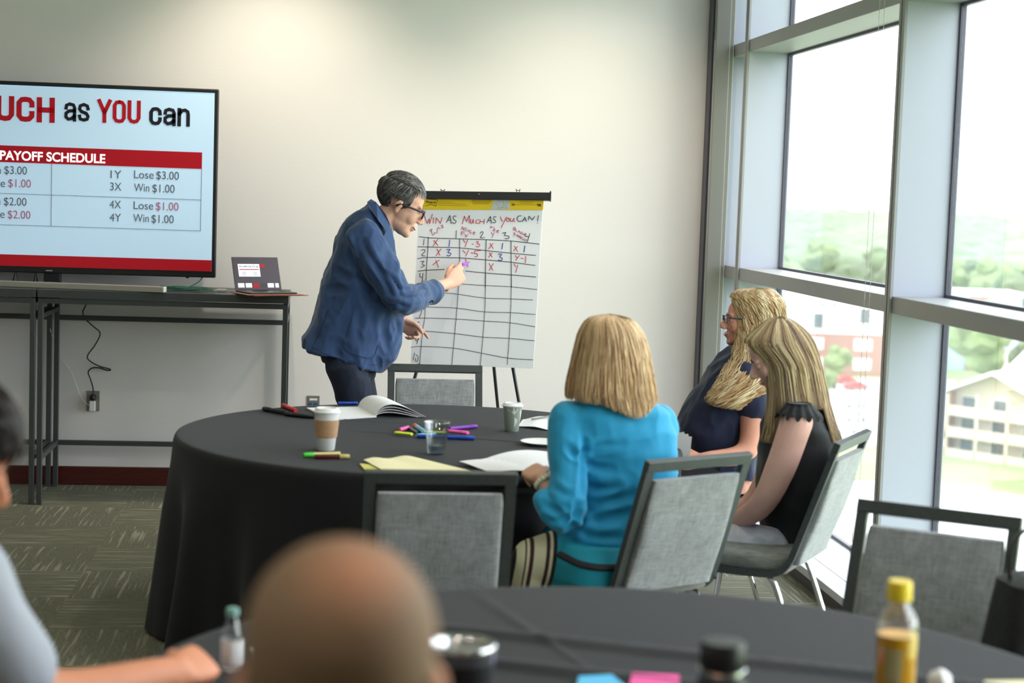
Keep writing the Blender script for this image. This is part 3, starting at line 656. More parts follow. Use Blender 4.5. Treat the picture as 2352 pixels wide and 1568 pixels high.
# ------------------------------------------------------------------ chairs
m_frame = mat('speckled_grey_frame', srgb(66, 70, 70), .45, var=.35, scale=260, metal=.2)
m_fab = mat('light_grey_tweed', srgb(140, 142, 143), .9, var=.12, scale=18, weave=26, bump=.2, bscale=300, sheen=.3)
m_seatf = mat('dark_grey_tweed', srgb(118, 118, 112), .9, var=.12, scale=18, weave=26, bump=.2, bscale=300, sheen=.3)
m_chrome = mat('chrome', (.75, .75, .76, 1), .12, metal=1)
REC = math.tan(R(19))
def back_y(z): return -.215 - max(0, z - .47) * REC
def make_chair(lab, loc, rz):
    t = thing('stacking_chair', lab, 'chair', loc, rz, 'grey upholstered stacking chairs')
    Wd = .225
    side = [(0, back_y(.88), .88), (0, back_y(.7), .7), (0, back_y(.52), .52), (0, -.205, .45), (0, -.17, .412), (0, -.11, .398), (0, .05, .395), (0, .205, .40)]
    for s in (-1, 1):
        obj('back_upright', sweep([(s * (Wd - .016), y, z) for _, y, z in catmull(side, 4)], (.016, .011), 4, square=True, up=(0, 1, 0.35)), m_frame, t)
    bm = bx(-Wd - .0012, Wd + .0012, -.0125, .0125, -.034, .003, bev=.003); bmesh.ops.rotate(bm, cent=(0, 0, 0), matrix=Matrix.Rotation(math.atan(REC), 3, 'X'), verts=bm.verts)
    bmesh.ops.translate(bm, vec=(0, back_y(.885), .885), verts=bm.verts); obj('top_bar', bm, m_frame, t)
    # padded back panel: flat front, fuller rear
    bm = BM(); secs = []
    for k in range(13):
        f = k / 12; z = .43 + .395 * f; th = .020 + .012 * math.sin(PI * min(1, f * 1.15)); e = .004 if k in (0, 12) else 0
        secs.append(((0, back_y(z) - .006, z + (.006 if k == 0 else (-.004 if k == 12 else 0))), (Wd - .037 - e, 0, 0), (0, th - e, 0)))
    secs.sort(key=lambda q: q[0][2]); loft(secs, 40, bm, power=7); obj('back_panel', bm, m_fab, t, auto=50)
    bm = bx(-Wd + .012, Wd - .012, -.20, .235, .40, .465, bev=.024, seg=4); obj('seat', bm, m_seatf, t, smooth=True)
    obj('seat_rail', bx(-Wd + .02, Wd - .02, .19, .21, .385, .402), m_frame, t)
    for s in (-1, 1):
        obj('leg', sweep(catmull([(s * .205, .17, .39), (s * .215, .185, .32), (s * .235, .225, .0)], 4), .0105, 10), m_chrome, t, smooth=True)
        obj('leg', sweep(catmull([(s * .205, -.13, .39), (s * .212, -.17, .33), (s * .232, -.285, .0)], 4), .0105, 10), m_chrome, t, smooth=True)
    return t
def chair_at(mx, my, deg): # (mx,my): middle of the top bar on plan
    a = R(deg); yb = back_y(.885); return (mx + yb * math.sin(a), my - yb * math.cos(a), 0), a
# front direction for angle a is (-sin a, cos a)
loc, a = chair_at(.366, 4.93, 0); ch0 = make_chair('empty grey chair with its back to the camera, in front of the yellow papers', loc, a)
def chair(mx, my, deg, lab): loc, a = chair_at(mx, my, deg); return dup(ch0, loc, a, lab, 'grey upholstered stacking chairs')
chair(.552, 8.045, 180, 'grey chair on the far side of the table, below the flip chart')
chair(1.225, 5.30, 30, 'grey chair right behind the woman in the turquoise cardigan')
chair(1.905, 5.84, 58, 'grey chair under the woman in the black top, beside the sill')
chair(1.70, 4.443, 145, 'dark backlit grey chair at the right edge, beyond the juice bottle')
chair(1.93, 7.24, 100, 'grey chair under the woman in the navy shirt')
chair(-1.04, 3.02, -88, 'grey chair under the man in the grey polo shirt')
chair(.10, 1.17, -8, 'grey chair under the close-cropped man nearest the camera')

# ------------------------------------------------------------------ round tables under black cloths
m_cloth = mat('black_tablecloth', (.0075, .0075, .0098, 1), .72, bump=.12, bscale=500, sheen=.07, spec=.3)
def round_table(cx, cy, Rt, lab, labc, creases, seed, folds=17, dents=()):
    t = thing('round_table', lab, 'table', (cx, cy, 0), 0, 'round banquet tables')
    obj('tabletop', lathe([(0, .725), (Rt - .02, .725), (Rt - .015, .73), (Rt - .015, .75), (Rt - .02, .755), (0, .755)], 64), mat('plywood', srgb(150, 120, 80), .6), t)
    for k in range(4):
        a = PI / 4 + k * PI / 2; obj('leg', sweep([(.55 * math.cos(a), .55 * math.sin(a), .725), (.6 * math.cos(a), .6 * math.sin(a), 0)], .016, 10), m_frame, t, smooth=True)
    rnd = random.Random(seed); ph = [rnd.uniform(0, 6.28) for _ in range(4)]
    bm = BM(); n_ = 288; rows = []
    rad = [Rt * (i / 40) for i in range(1, 40)]
    prof = [(r, .7585) for r in rad] + [(Rt - .004, .7583), (Rt + .006, .755), (Rt + .012, .745), (Rt + .016, .73)] + [(None, .73 - .71 * (j / 26)) for j in range(1, 27)]
    c0_ = bm.verts.new((0, 0, .7585))
    for r, z in prof:
        row = []
        for k in range(n_):
            a = 2 * PI * k / n_
            if r is None:
                f = (.73 - z) / .71
                wv = math.sin(folds * a + ph[0] + .8 * math.sin(3 * a + ph[1])) + .45 * math.sin((folds * 2 - 3) * a + ph[2]) * f
                rr = Rt + .016 + f * .045 + (.008 + .052 * f) * wv * min(1, f * 3) * .8 + .01 * f * math.sin(5 * a + ph[3])
                zz = z + .006 * math.sin(4 * a + ph[1]) * f
                for da, dw, dr in dents:      # knees and seats push the hanging cloth in
                    dd_ = abs((a - R(da) + PI) % (2 * PI) - PI); q_ = max(0, min(1, (R(dw) * 1.5 - dd_) / (R(dw) * .5))); q_ = q_ * q_ * (3 - 2 * q_) * min(1, f * 9)
                    if q_ > 0: rr = rr * (1 - q_) + min(rr, dr + .012 * wv) * q_
            else: rr, zz = r, z
            x, y = rr * math.cos(a), rr * math.sin(a)
            if r is not None and r < Rt - .02:
                for (px_, py_, dx, dy, h, wd, ln) in creases:
                    L_ = math.hypot(dx, dy); ux, uy = dx / L_, dy / L_; qx, qy = x - px_, y - py_
                    s_ = qx * ux + qy * uy; d_ = -qx * uy + qy * ux
                    zz += h * math.exp(-(d_ / wd) ** 2) * (1 / (1 + math.exp(-(s_ + ln) / .05))) * (1 / (1 + math.exp((s_ - ln) / .05)))
            row.append(bm.verts.new((x, y, max(zz, .006))))
        rows.append(row)
    for k in range(n_): bm.faces.new((c0_, rows[0][k], rows[0][(k + 1) % n_]))
    for a_, b_ in zip(rows, rows[1:]):
        for k in range(n_): bm.faces.new((a_[k], b_[k], b_[(k + 1) % n_], a_[(k + 1) % n_]))
    o = obj('tablecloth', bm, m_cloth, smooth=True); o.location = (cx, cy, 0)
    tag(o, labc, 'tablecloth', 'black floor-length tablecloths'); return o
T1C, T2C, RT = (.44, 6.59), (.60, 3.06), .972
round_table(*T1C, RT, 'round banquet table hidden under the black cloth, in front of the presenter', 'black floor-length cloth on the round table in front of the presenter', [(-.15, .35, 1, -.28, .003, .006, .45), (.2, -.1, 1, -.35, .003, .006, .5)], 3, dents=((-60, 20, .76), (-25, 14, .84), (28, 13, .86), (86, 14, .84), (-88, 8, .93)))
round_table(*T2C, RT, 'round banquet table nearest the camera, hidden under the black cloth', 'black cloth with long creases on the table nearest the camera', [(.3, .30, 1, -.42, .011, .022, .75), (.15, .12, 1, -.42, .012, .026, .6), (-.15, .62, .25, -.9, .004, .01, .35), (.55, -.12, 1, -.35, .010, .022, .6)], 8, dents=((180, 15, .84),))
ZT = .7588

# ------------------------------------------------------------------ things on the table of the women
def lean(name, pts): return pts
def on1(px, py, z=ZT): return at(px, py, Z=z)
m_white = mat('matte_white_plastic', (.80, .80, .79, 1), .4); m_paperw = mat('white_paper', (.80, .79, .80, 1), .8, var=.02, scale=8)
m_kraft = mat('kraft_sleeve', srgb(188, 148, 112), .8, var=.06, scale=30)
def cup(p, h, rt, rb, lab, body, extra):
    t = thing('paper_cup', lab, 'cup', tuple(p))
    obj('cup_body', lathe([(0, 0), (rb - .002, 0), (rb, .003), (rt, h * .90), (rt + .002, h * .905), (rt, h * .91), (0, h * .90)], 40), body, t, smooth=False, auto=40)
    obj('lid', lathe([(rt + .003, h * .885), (rt + .005, h * .89), (rt + .005, h * .925), (rt + .001, h * .935), (rt - .002, h * .985), (rt - .005, h), (rt - .010, h), (rt - .012, h * .97), (0, h * .965)], 40), m_white, t, auto=35)
    return t
p = on1(749, 1036); p.y += .03
t = cup(p, .155, .0445, .031, 'white takeaway cup with white lid and brown cardboard sleeve', m_white, None)
rz_ = lambda z, g=.0014: .031 + (.0445 - .031) * z / (.155 * .9) + g
obj('sleeve', lathe([(rz_(.048), .048), (rz_(.048, .003), .049), (rz_(.112, .003), .112), (rz_(.112), .113)], 40, cap=False), m_kraft, t, auto=40)
p = on1(1177, 992); p.y += .028
m_sage = mat('sage_green_card', srgb(150, 162, 148), .6); t = cup(p, .115, .0385, .0275, 'sage green paper cup printed with a pale map, white lid', m_sage, None)
# map shapes wrapped on the cup
def on_cup(u, v): # u angle from the camera-facing side, v height
    r_ = .0275 + (.0385 - .0275) * v / (.115 * .9) + .0006; a = -PI / 2 + .2 + u; return (r_ * math.cos(a), r_ * math.sin(a), v)
bm = BM()
for shp in ([(-.9, .098), (-.2, .1), (.35, .099), (.3, .088), (.05, .078), (-.05, .068), (-.3, .078), (-.7, .085)], [(-.05, .06), (.25, .055), (.42, .045), (.2, .03), (.02, .018), (-.02, .035)], [(.8, .095), (1.3, .09), (1.2, .06), (1.0, .035), (.8, .06), (.65, .08)]):
    c_ = (sum(q[0] for q in shp) / len(shp), sum(q[1] for q in shp) / len(shp)); vs = [bm.verts.new(on_cup(*q)) for q in shp]; vc = bm.verts.new(on_cup(*c_))
    for k in range(len(shp)): bm.faces.new((vc, vs[k], vs[(k + 1) % len(shp)]))
obj('map_print', bm, mat('pale_print', srgb(214, 216, 200), .7), t)
# clear plastic cup
p = on1(1003, 1045); p.y += .03
t = thing('plastic_tumbler', 'clear plastic cup with a little water, in front of the marker pile', 'cup', tuple(p))
m_clear = clear_mat('clear_plastic', (.93, .95, .96, 1), .05, .12)
obj('cup_wall', lathe([(.0, .002), (.030, .002), (.031, .004), (.046, .112), (.048, .114), (.0485, .116), (.0475, .118), (.0455, .115), (.029, .006), (0, .005)], 40, cap=False), m_clear, t, smooth=True)
obj('rim', sweep([(.0478 * math.cos(a), .0478 * math.sin(a), .117) for a in [2 * PI * k / 40 for k in range(41)]], .0013, 6), m_clear, t, smooth=True)
obj('water', lathe([(0, .006), (.0285, .006), (.0325, .032), (0, .032)], 32), clear_mat('water', (.80, .86, .92, 1), .02, .18), t, smooth=False)
# markers
def marker(lab, c, ang, L_, r_, mb, mc_, name='marker_pen', capend=1, z=ZT, grp='marker pens on the table', tip=False, roll=0, flat_=False):
    t = thing(name, lab, 'pen', (c[0], c[1], z + r_), 0, grp)
    M = Matrix.Rotation(ang, 4, 'Z') @ Matrix.Rotation(PI / 2, 4, 'Y')
    fl = Matrix.Diagonal((.62, 1.25, 1, 1)) if flat_ else Matrix.Identity(4)
    h = L_ / 2; k = .28 * L_
    obj('barrel', lathe([(0, -h), (r_ * .8, -h), (r_ * .95, -h + .003), (r_ * .95, h - k)], 18, M @ fl), mb, t, auto=40)
    obj('cap', lathe([(r_ * .97, h - k - .001), (r_ * 1.04, h - k), (r_ * 1.0, h - .006), (r_ * .8, h), (0, h)], 18, M @ fl), mc_, t, auto=40)
    return t
C = lambda n_, *rgb: mat(n_, srgb(*rgb), .35)
mk_blk, mk_red, mk_grn, mk_dred = C('marker_black', 24, 24, 28), C('marker_red', 205, 36, 44), C('marker_green', 70, 200, 60), C('marker_dark_red', 92, 22, 18)
mk_blue, mk_purp, mk_pink, mk_yel, mk_org, mk_lb, mk_gry, mk_cr = C('marker_blue', 36, 80, 190), C('marker_purple', 134, 60, 190), C('marker_pink', 245, 90, 170), C('marker_yellow_green', 214, 232, 50), C('marker_orange', 236, 120, 78), C('marker_light_blue', 130, 190, 225), C('marker_grey', 120, 122, 112), C('marker_cream', 205, 190, 120)
def mk(lab, pa, pb, r_, mb, mc_, z=ZT, **k):
    a, b_ = on1(*pa, z=z + r_), on1(*pb, z=z + r_); c = (a + b_) / 2; d = b_ - a
    return marker(lab, (c.x, c.y), math.atan2(d.y, d.x), d.length, r_, mb, mc_, z=z, **k)
mk('thick black marker at the far left of the table, tip to the left', (662, 949), (605, 938), .010, mk_blk, mk_blk)
mk('thick black marker lying across the end of the other black one, right of it', (722, 957), (655, 950), .0095, mk_blk, mk_blk)
mk('red marker lying behind the two black ones', (679, 943), (650, 930), .0095, mk_red, mk_red)
mk('green marker lying left in front of the sleeved cup', (781, 1042), (697, 1045), .009, mk_cr, mk_grn)
mk('dark red marker with cream end lying against the green one', (722, 1049), (803, 1048), .0085, mk_dred, mk_cr)
mk('bright yellow-green highlighter at the left of the marker pile', (946, 997), (908, 993), .010, mk_yel, mk_yel, flat_=True)
mk('pink marker end showing behind the yellow-green highlighter', (938, 981), (918, 987), .008, mk_pink, mk_pink)
mk('grey pen in the marker pile', (957, 992), (938, 981), .006, mk_gry, mk_gry)
mk('orange-capped marker standing out of the pile', (972, 990), (952, 977), .010, mk_lb, mk_org)
mk('light blue marker under the clear cup side of the pile', (1000, 996), (957, 1000), .007, mk_lb, mk_lb)
mk('second yellow-green highlighter seen through the clear cup', (975, 992), (1025, 993), .009, mk_yel, mk_yel, flat_=True)
mk('pink flat highlighter behind the clear cup', (1020, 988), (1075, 994), .012, mk_pink, mk_pink, flat_=True)
mk('purple marker at the back right of the pile', (1033, 984), (1095, 979), .0085, mk_purp, mk_purp)
mk('long blue marker in front of the pile, cap to the right', (958, 1001), (1090, 1006), .0085, mk_blue, mk_blue)
mk('blue pen lying behind the open notebook', (777, 926), (822, 926), .008, mk_blue, mk_blue)

def sheet(name, lab, cat, corners, z, m, curl=0, thick=.0006, grp=None, parent=None, fn=None, nx=12, ny=12):
    """paper through four photo corners (near-left, near-right, far-right, far-left) lying at height z"""
    P = [on1(*c, z=z) if len(c) == 2 else on1(c[0], c[1], z=c[2]) for c in corners]; bm = BM(); g = []
    for j in range(ny + 1):
        row = []
        for i in range(nx + 1):
            u, v = i / nx, j / ny; p_ = (P[0] * (1 - u) + P[1] * u) * (1 - v) + (P[3] * (1 - u) + P[2] * u) * v
            dz = fn(u, v) if fn else 0; row.append(bm.verts.new((p_.x, p_.y, p_.z + dz)))
        g.append(row)
    fs = [bm.faces.new((g[j][i], g[j][i + 1], g[j + 1][i + 1], g[j + 1][i])) for j in range(ny) for i in range(nx)]
    r_ = bmesh.ops.extrude_face_region(bm, geom=fs); bmesh.ops.translate(bm, vec=(0, 0, -thick), verts=[v for v in r_['geom'] if isinstance(v, bmesh.types.BMVert)])
    bmesh.ops.recalc_face_normals(bm, faces=bm.faces[:]); o = obj(name, bm, m, parent, smooth=False, world=parent is not None)
    if lab: tag(o, lab, cat, grp)
    return o
# open notebook: flat left page block, arched right page block
p0 = on1(842, 955); t = thing('open_notebook', 'open white notebook, right-hand pages arched up, before the presenter', 'notebook', (p0.x, p0.y, ZT))
sheet('left_page', '', '', [(762, 962), (865, 955), (828, 933), (704, 936)], ZT + .006, m_paperw, thick=.0055, parent=t)
for k, (hh, m_) in enumerate(((.052, m_paperw), (.040, m_paperw), (.029, m_paperw), (.018, m_paperw))):
    far = 978 - 6 * k
    sheet('arched_page', '', '', [(862, 956), (far, 958), (862 + .62 * (far - 862), 937), (822, 934)], ZT + .003, m_paperw, parent=t,
          fn=lambda u, v, hh=hh: hh * (math.sin(PI * min(1, u * .98) ** .62)) * (1.0) + .001, thick=.002, nx=24)
# papers
m_yp = mat('cream_yellow_paper', srgb(238, 228, 184), .8); m_yel2 = mat('yellow_pad_edge', srgb(214, 204, 110), .8)
sheet('paper_sheet', 'pale yellow paper at the front of the table, right one of the two', 'paper', [(880, 1082), (1085, 1084), (945, 1051), (835, 1058)], ZT + .004, m_yp, fn=lambda u, v: .004 + .014 * v * (1 - u) * u + .004 * math.sin(9 * u) * v, thick=.0008)
sheet('legal_pad', 'yellow pad under the pale papers at the table front', 'pad', [(850, 1092), (1070, 1094), (1040, 1076), (826, 1064)], ZT + .003, m_yel2, thick=.003)
sheet('paper_sheet', 'large white sheet held by the woman in turquoise', 'paper', [(1130, 1084), (1262, 1092), (1290, 1036), (1055, 1066)], ZT + .004, m_paperw, fn=lambda u, v: .012 * math.sin(PI * u) + .012 * abs(math.sin(5 * u + 2 * v)) * v, thick=.0008, nx=20)
p = on1(1245, 1021); t = thing('paper_plate', 'white paper plate half hidden behind the turquoise sleeve', 'plate', (p.x, p.y, ZT))
obj('plate_dish', lathe([(0, .001), (.055, .001), (.066, .006), (.082, .012), (.084, .0135), (.082, .0145), (.066, .009), (.055, .004), (0, .004)], 48), m_white, t, smooth=True)
sheet('paper_sheet', 'white sheets beside the sage green cup', 'paper', [(1190, 978), (1285, 990), (1290, 953), (1200, 963)], ZT + .004, m_paperw, fn=lambda u, v: .006 * math.sin(4 * u) ** 2, thick=.001)
mk('slim silver pen lying on the sheets behind the sage green cup', (1222, 962), (1272, 954), .004, mk_gry, mk_gry, z=ZT + .012, name='ballpoint_pen', grp=None)

# ------------------------------------------------------------------ flip chart easel
n_e = Vector((math.sin(R(-10)), math.cos(R(-10)), 0)); back_dir = Vector((math.sin(R(10)), math.cos(R(10)), 0)); u_e = Vector((math.cos(R(10)), -math.sin(R(10)), 0)); v_e = (Vector((0, 0, 1)) * math.cos(R(8)) + back_dir * math.sin(R(8))); nrm_e = u_e.cross(v_e)
P_E = at(1085, 842, Y=8.52)
def pad(px, py, off=0): p_ = at_plane(px, py, P_E, nrm_e); return p_ + nrm_e * off
TL, TR_, BR_, BL_ = pad(965, 458), pad(1248, 458), pad(1225, 846), pad(943, 834)
easel = thing('flip_chart_easel', 'black tripod easel holding the flip chart', 'easel', tuple(Vector((P_E.x, P_E.y + .25, 0))))
m_pad = mat('chart_paper', (.85, .86, .89, 1), .75)
paper = thing('flip_chart_pad', 'white flip chart pad with yellow header and a handwritten score grid', 'flip chart', tuple(BL_))
def slab(corners, th, off=0):
    bm = BM(); a = [bm.verts.new(c + nrm_e * off) for c in corners]; b2_ = [bm.verts.new(c + nrm_e * (off - th)) for c in corners]
    bm.faces.new(a); bm.faces.new(b2_[::-1])
    for k in range(4): bm.faces.new((a[k], b2_[k], b2_[(k + 1) % 4], a[(k + 1) % 4]))
    bmesh.ops.recalc_face_normals(bm, faces=bm.faces[:]); return bm
obj('pad_sheets', slab([BL_, BR_, TR_, TL], .014), m_pad, paper, world=True)
obj('top_sheet', slab([pad(943, 834), pad(1225, 846), pad(1245, 486), pad(962, 483)], .0008, .0014), m_pad, paper, world=True)
obj('header_band', slab([pad(963, 481), pad(1247, 482.5), pad(1249, 458), pad(965, 454)], .001, .0026), mat('header_yellow', srgb(236, 200, 20), .6), paper, world=True)
m_hand = mat('header_line_art', srgb(198, 202, 196), .7); m_hk = mat('header_print', srgb(60, 44, 20), .6); m_hg = mat('header_small_print', srgb(170, 140, 20), .6)
def fpoly(nm, pts, m, off=.0032):
    bm = BM(); vs = [bm.verts.new(pad(x, y, off)) for x, y in pts]; f = bm.faces.new(vs); bmesh.ops.triangulate(bm, faces=[f]); return obj(nm, bm, m, paper, world=True)
fz = lambda x, y: (940 + x / 6.533, 420 + y / 6.533)
fpoly('header_hands', [fz(1215, 400), fz(1245, 330), fz(1275, 245), fz(1480, 245), fz(1515, 330), fz(1505, 395)], m_hand)
fpoly('header_flap', [fz(925, 245), fz(1260, 245), fz(1195, 320), fz(960, 320)], mat('header_flap_yellow', srgb(205, 170, 24), .6))
def strokes(nm, data, w_, m, off=.0042, tf=fz, smooth_=True, par=None):
    bm = BM()
    for st in data:
        pts = [pad(*tf(*q), off) for q in st]
        if smooth_ and len(pts) > 2: pts = catmull(pts, 4)
        ribbon(bm, pts, w_, nrm_e)
    return obj(nm, bm, m, par or paper, world=True)
strokes('header_line_drawing', [[(1290, 300), (1330, 340), (1340, 390)], [(1400, 250), (1420, 330), (1380, 390)], [(1350, 260), (1345, 300)], [(1470, 280), (1450, 340), (1460, 380)], [(1330, 390), (1400, 370), (1470, 390)]], .0009, mat('header_grey_line', srgb(120, 124, 120), .7))
strokes('header_badge', [[(250, 240), (425, 258)], [(425, 258), (405, 345)], [(405, 345), (330, 325)], [(330, 325), (250, 345)]], .0022, m_hk, smooth_=False)
def ptext(nm, s, xl, xr_, yb, yt, m, bold=0, off=.0044):
    """printed words laid on the chart plane between photo pixels"""
    o_ = pad(xl, yb, off); ex = pad(xr_, yb + (xr_ - xl) * .035, off) - o_; ey = pad(xl, yt, off) - o_
    me = text_mesh(s, 1, bold); xs_ = [v.co.x for v in me.vertices]; a, b_ = min(xs_), max(xs_)
    me.transform(Matrix.Translation((-a, 0, 0))); me.transform(Matrix.Diagonal((1 / (b_ - a), 1 / .72, 1, 1)))
    me.transform(frame_M(o_, ex, ey, nrm_e)); return obj(nm, me, m, paper, world=True)
ptext('header_brand_text', 'Post-it', *[fz(258, 0)[0], fz(400, 0)[0], fz(0, 305)[1], fz(0, 268)[1]], m_hk, .02)
ptext('header_count_text', '30', fz(1535, 0)[0], fz(1588, 0)[0], fz(0, 342)[1], fz(0, 306)[1], m_hk, .01)
ptext('header_maker_text', '3M', fz(1915, 0)[0], fz(1978, 0)[0], fz(0, 350)[1], fz(0, 316)[1], m_hk, .05)
strokes('header_small_print', [[(x0, y), (x1, y + (x1 - x0) * .03)] for x0, x1, y in ((440, 650, 285), (440, 850, 308), (440, 880, 332), (1660, 1870, 280), (1660, 1830, 302), (1660, 1890, 324))], .0016, m_hg, smooth_=False)
strokes('header_arrow', [[(1600, 325), (1640, 328), (1645, 318)]], .0012, m_hk, smooth_=False)
m_kr, m_kk, m_kb, m_km = mat('ink_red', srgb(196, 48, 72), .6), mat('ink_black', srgb(52, 56, 62), .6), mat('ink_blue', srgb(44, 50, 150), .6), mat('ink_magenta', srgb(180, 52, 108), .6)
W_ = .0034
strokes('writing_red', [[(220, 470), (270, 610)], [(270, 610), (300, 540)], [(300, 540), (308, 610)], [(308, 610), (350, 470)], [(368, 520), (362, 605)], [(400, 610), (408, 525)], [(408, 525), (470, 608)], [(470, 608), (495, 522)],
  [(798, 615), (830, 500)], [(830, 500), (862, 580)], [(862, 580), (905, 490)], [(905, 490), (905, 600)], [(925, 545), (922, 600), (945, 605), (960, 545)], [(960, 545), (968, 605)], [(1045, 550), (1010, 565), (1002, 600), (1045, 608)], [(1065, 550), (1060, 610)], [(1130, 545), (1122, 615)], [(1062, 582), (1126, 578)],
  [(1368, 510), (1395, 570), (1405, 570)], [(1465, 510), (1380, 672)], [(1485, 525), (1460, 560), (1480, 580), (1510, 550), (1485, 525)], [(1525, 530), (1520, 570), (1545, 578), (1575, 530)], [(1575, 530), (1570, 578), (1590, 580)],
  [(372, 860), (432, 940)], [(432, 845), (358, 950)], [(420, 990), (462, 1088)], [(480, 990), (405, 1092)], [(400, 1160), (440, 1265)], [(452, 1158), (352, 1232)],
  [(808, 852), (840, 895)], [(880, 848), (840, 960)], [(945, 920), (968, 922)], [(1005, 880), (1040, 885), (1020, 910), (1060, 925), (1040, 960), (1003, 952)],
  [(805, 1010), (845, 1055)], [(892, 1010), (848, 1102)], [(928, 1050), (960, 1055)], [(985, 1020), (978, 1060)], [(985, 1020), (1075, 1015)], [(978, 1060), (1020, 1062), (1025, 1100), (980, 1108)], [(845, 1140), (882, 1260)], [(900, 1185), (860, 1215)],
  [(1212, 905), (1262, 985)], [(1258, 910), (1190, 992)], [(1205, 1045), (1245, 1115)], [(1248, 1048), (1190, 1118)], [(1200, 1208), (1255, 1310)], [(1265, 1210), (1202, 1310)],
  [(1578, 945), (1628, 1032)], [(1625, 955), (1565, 1022)], [(1590, 1088), (1622, 1125)], [(1655, 1088), (1600, 1160)], [(1675, 1130), (1715, 1135)], [(1750, 1100), (1745, 1198)], [(1570, 1212), (1598, 1258)], [(1630, 1232), (1598, 1345)]], W_, m_kr)
strokes('writing_black', [[(560, 595), (612, 490)], [(612, 490), (632, 610)], [(580, 560), (630, 560)], [(705, 500), (668, 500), (665, 540), (705, 575), (680, 610), (645, 590)], [(1165, 600), (1220, 505)], [(1220, 505), (1235, 608)], [(1180, 565), (1232, 568)], [(1305, 510), (1272, 512), (1270, 545), (1300, 575), (1282, 600), (1252, 592)],
  [(1680, 495), (1640, 500), (1620, 545), (1650, 580), (1690, 570)], [(1700, 580), (1735, 515)], [(1735, 515), (1760, 580)], [(1712, 555), (1752, 555)], [(1790, 555), (1800, 500)], [(1800, 500), (1850, 555)], [(1850, 555), (1885, 505)], [(1938, 490), (1930, 570)], [(1925, 600), (1928, 606)],
  [(708, 715), (702, 828)], [(1065, 755), (1090, 732), (1110, 750), (1072, 815), (1080, 825), (1130, 822)], [(1400, 755), (1450, 745), (1430, 785), (1495, 800), (1490, 835), (1440, 835)], [(1750, 755), (1740, 798), (1800, 805)], [(1810, 760), (1772, 885)],
  [(225, 845), (215, 932)], [(185, 1010), (225, 1000), (235, 1030), (188, 1085), (235, 1095)], [(175, 1180), (225, 1175), (195, 1215), (230, 1240), (178, 1270)], [(162, 1355), (162, 1410), (205, 1412)], [(208, 1355), (195, 1480)],
  [(150, 805), (300, 825), (750, 840), (1150, 852), (1530, 872), (1950, 918)], [(132, 958), (300, 962), (750, 975), (1150, 1015), (1530, 1055), (1900, 1088)], [(128, 1138), (270, 1118), (750, 1125), (1150, 1155), (1530, 1190), (1890, 1238)], [(132, 1325), (260, 1310), (530, 1298)], [(848, 1322), (1150, 1352), (1530, 1380), (1900, 1412)],
  [(288, 812), (280, 1000), (262, 1250), (250, 1470)], [(758, 842), (758, 1190)], [(1155, 850), (1148, 1200), (1142, 1568)], [(1528, 872), (1535, 1568)]], W_, m_kk)
strokes('writing_blue', [[(608, 858), (600, 955)], [(560, 1000), (615, 1000), (582, 1040), (628, 1060), (600, 1095), (565, 1085)], [(1405, 905), (1392, 992)], [(1335, 1070), (1390, 1070), (1360, 1110), (1398, 1130), (1380, 1165), (1335, 1158)], [(1738, 945), (1722, 1040)]], W_ * 1.15, m_kb)
strokes('writing_magenta', [[(305, 712), (345, 690)], [(345, 690), (335, 725), (348, 770), (370, 782), (375, 745)], [(315, 715), (340, 735)], [(375, 745), (400, 755), (425, 740), (420, 700)], [(420, 700), (440, 665), (455, 690), (470, 680)], [(480, 640), (505, 632), (490, 660), (515, 660), (490, 682)],
  [(780, 698), (798, 655)], [(798, 655), (812, 708)], [(812, 708), (828, 665)], [(868, 672), (840, 685), (838, 712), (862, 722)], [(845, 695), (862, 702)], [(880, 695), (888, 730), (908, 705)], [(935, 712), (915, 725), (912, 748), (935, 760)], [(918, 738), (932, 744)], [(958, 770), (968, 735), (995, 745), (965, 755), (985, 778)],
  [(830, 742), (790, 730), (778, 770), (800, 782)], [(785, 752), (815, 758)], [(832, 762), (868, 815)], [(888, 770), (838, 812)],
  [(1215, 685), (1240, 650)], [(1212, 658), (1280, 672)], [(1285, 690), (1265, 700), (1262, 722), (1285, 718), (1285, 690)], [(1310, 745), (1322, 710), (1348, 718), (1320, 728), (1340, 752)], [(1232, 742), (1250, 775)], [(1278, 745), (1242, 820)],
  [(1560, 700), (1575, 662), (1598, 678), (1572, 690), (1600, 700), (1570, 712)], [(1605, 695), (1598, 722), (1615, 728)], [(1630, 740), (1650, 715)], [(1650, 715), (1660, 750)], [(1672, 735), (1690, 738), (1668, 762), (1690, 765)], [(1702, 745), (1698, 775)], [(1715, 785), (1722, 758)], [(1722, 758), (1738, 790)], [(1760, 775), (1740, 775), (1738, 800), (1758, 795)],
  [(1595, 755), (1570, 752), (1590, 780), (1562, 785)], [(1605, 800), (1622, 775)], [(1622, 775), (1632, 808)], [(1640, 790), (1662, 800), (1640, 820), (1640, 790)], [(1668, 805), (1690, 815), (1668, 838), (1668, 805)], [(1702, 820), (1695, 850), (1712, 855)], [(1735, 835), (1718, 845), (1722, 865), (1738, 862)], [(1762, 845), (1745, 850), (1760, 868), (1742, 875)]], .0026, m_km)
g3 = lambda x, y: (660 + x / 2.703, 370 + y / 2.703)
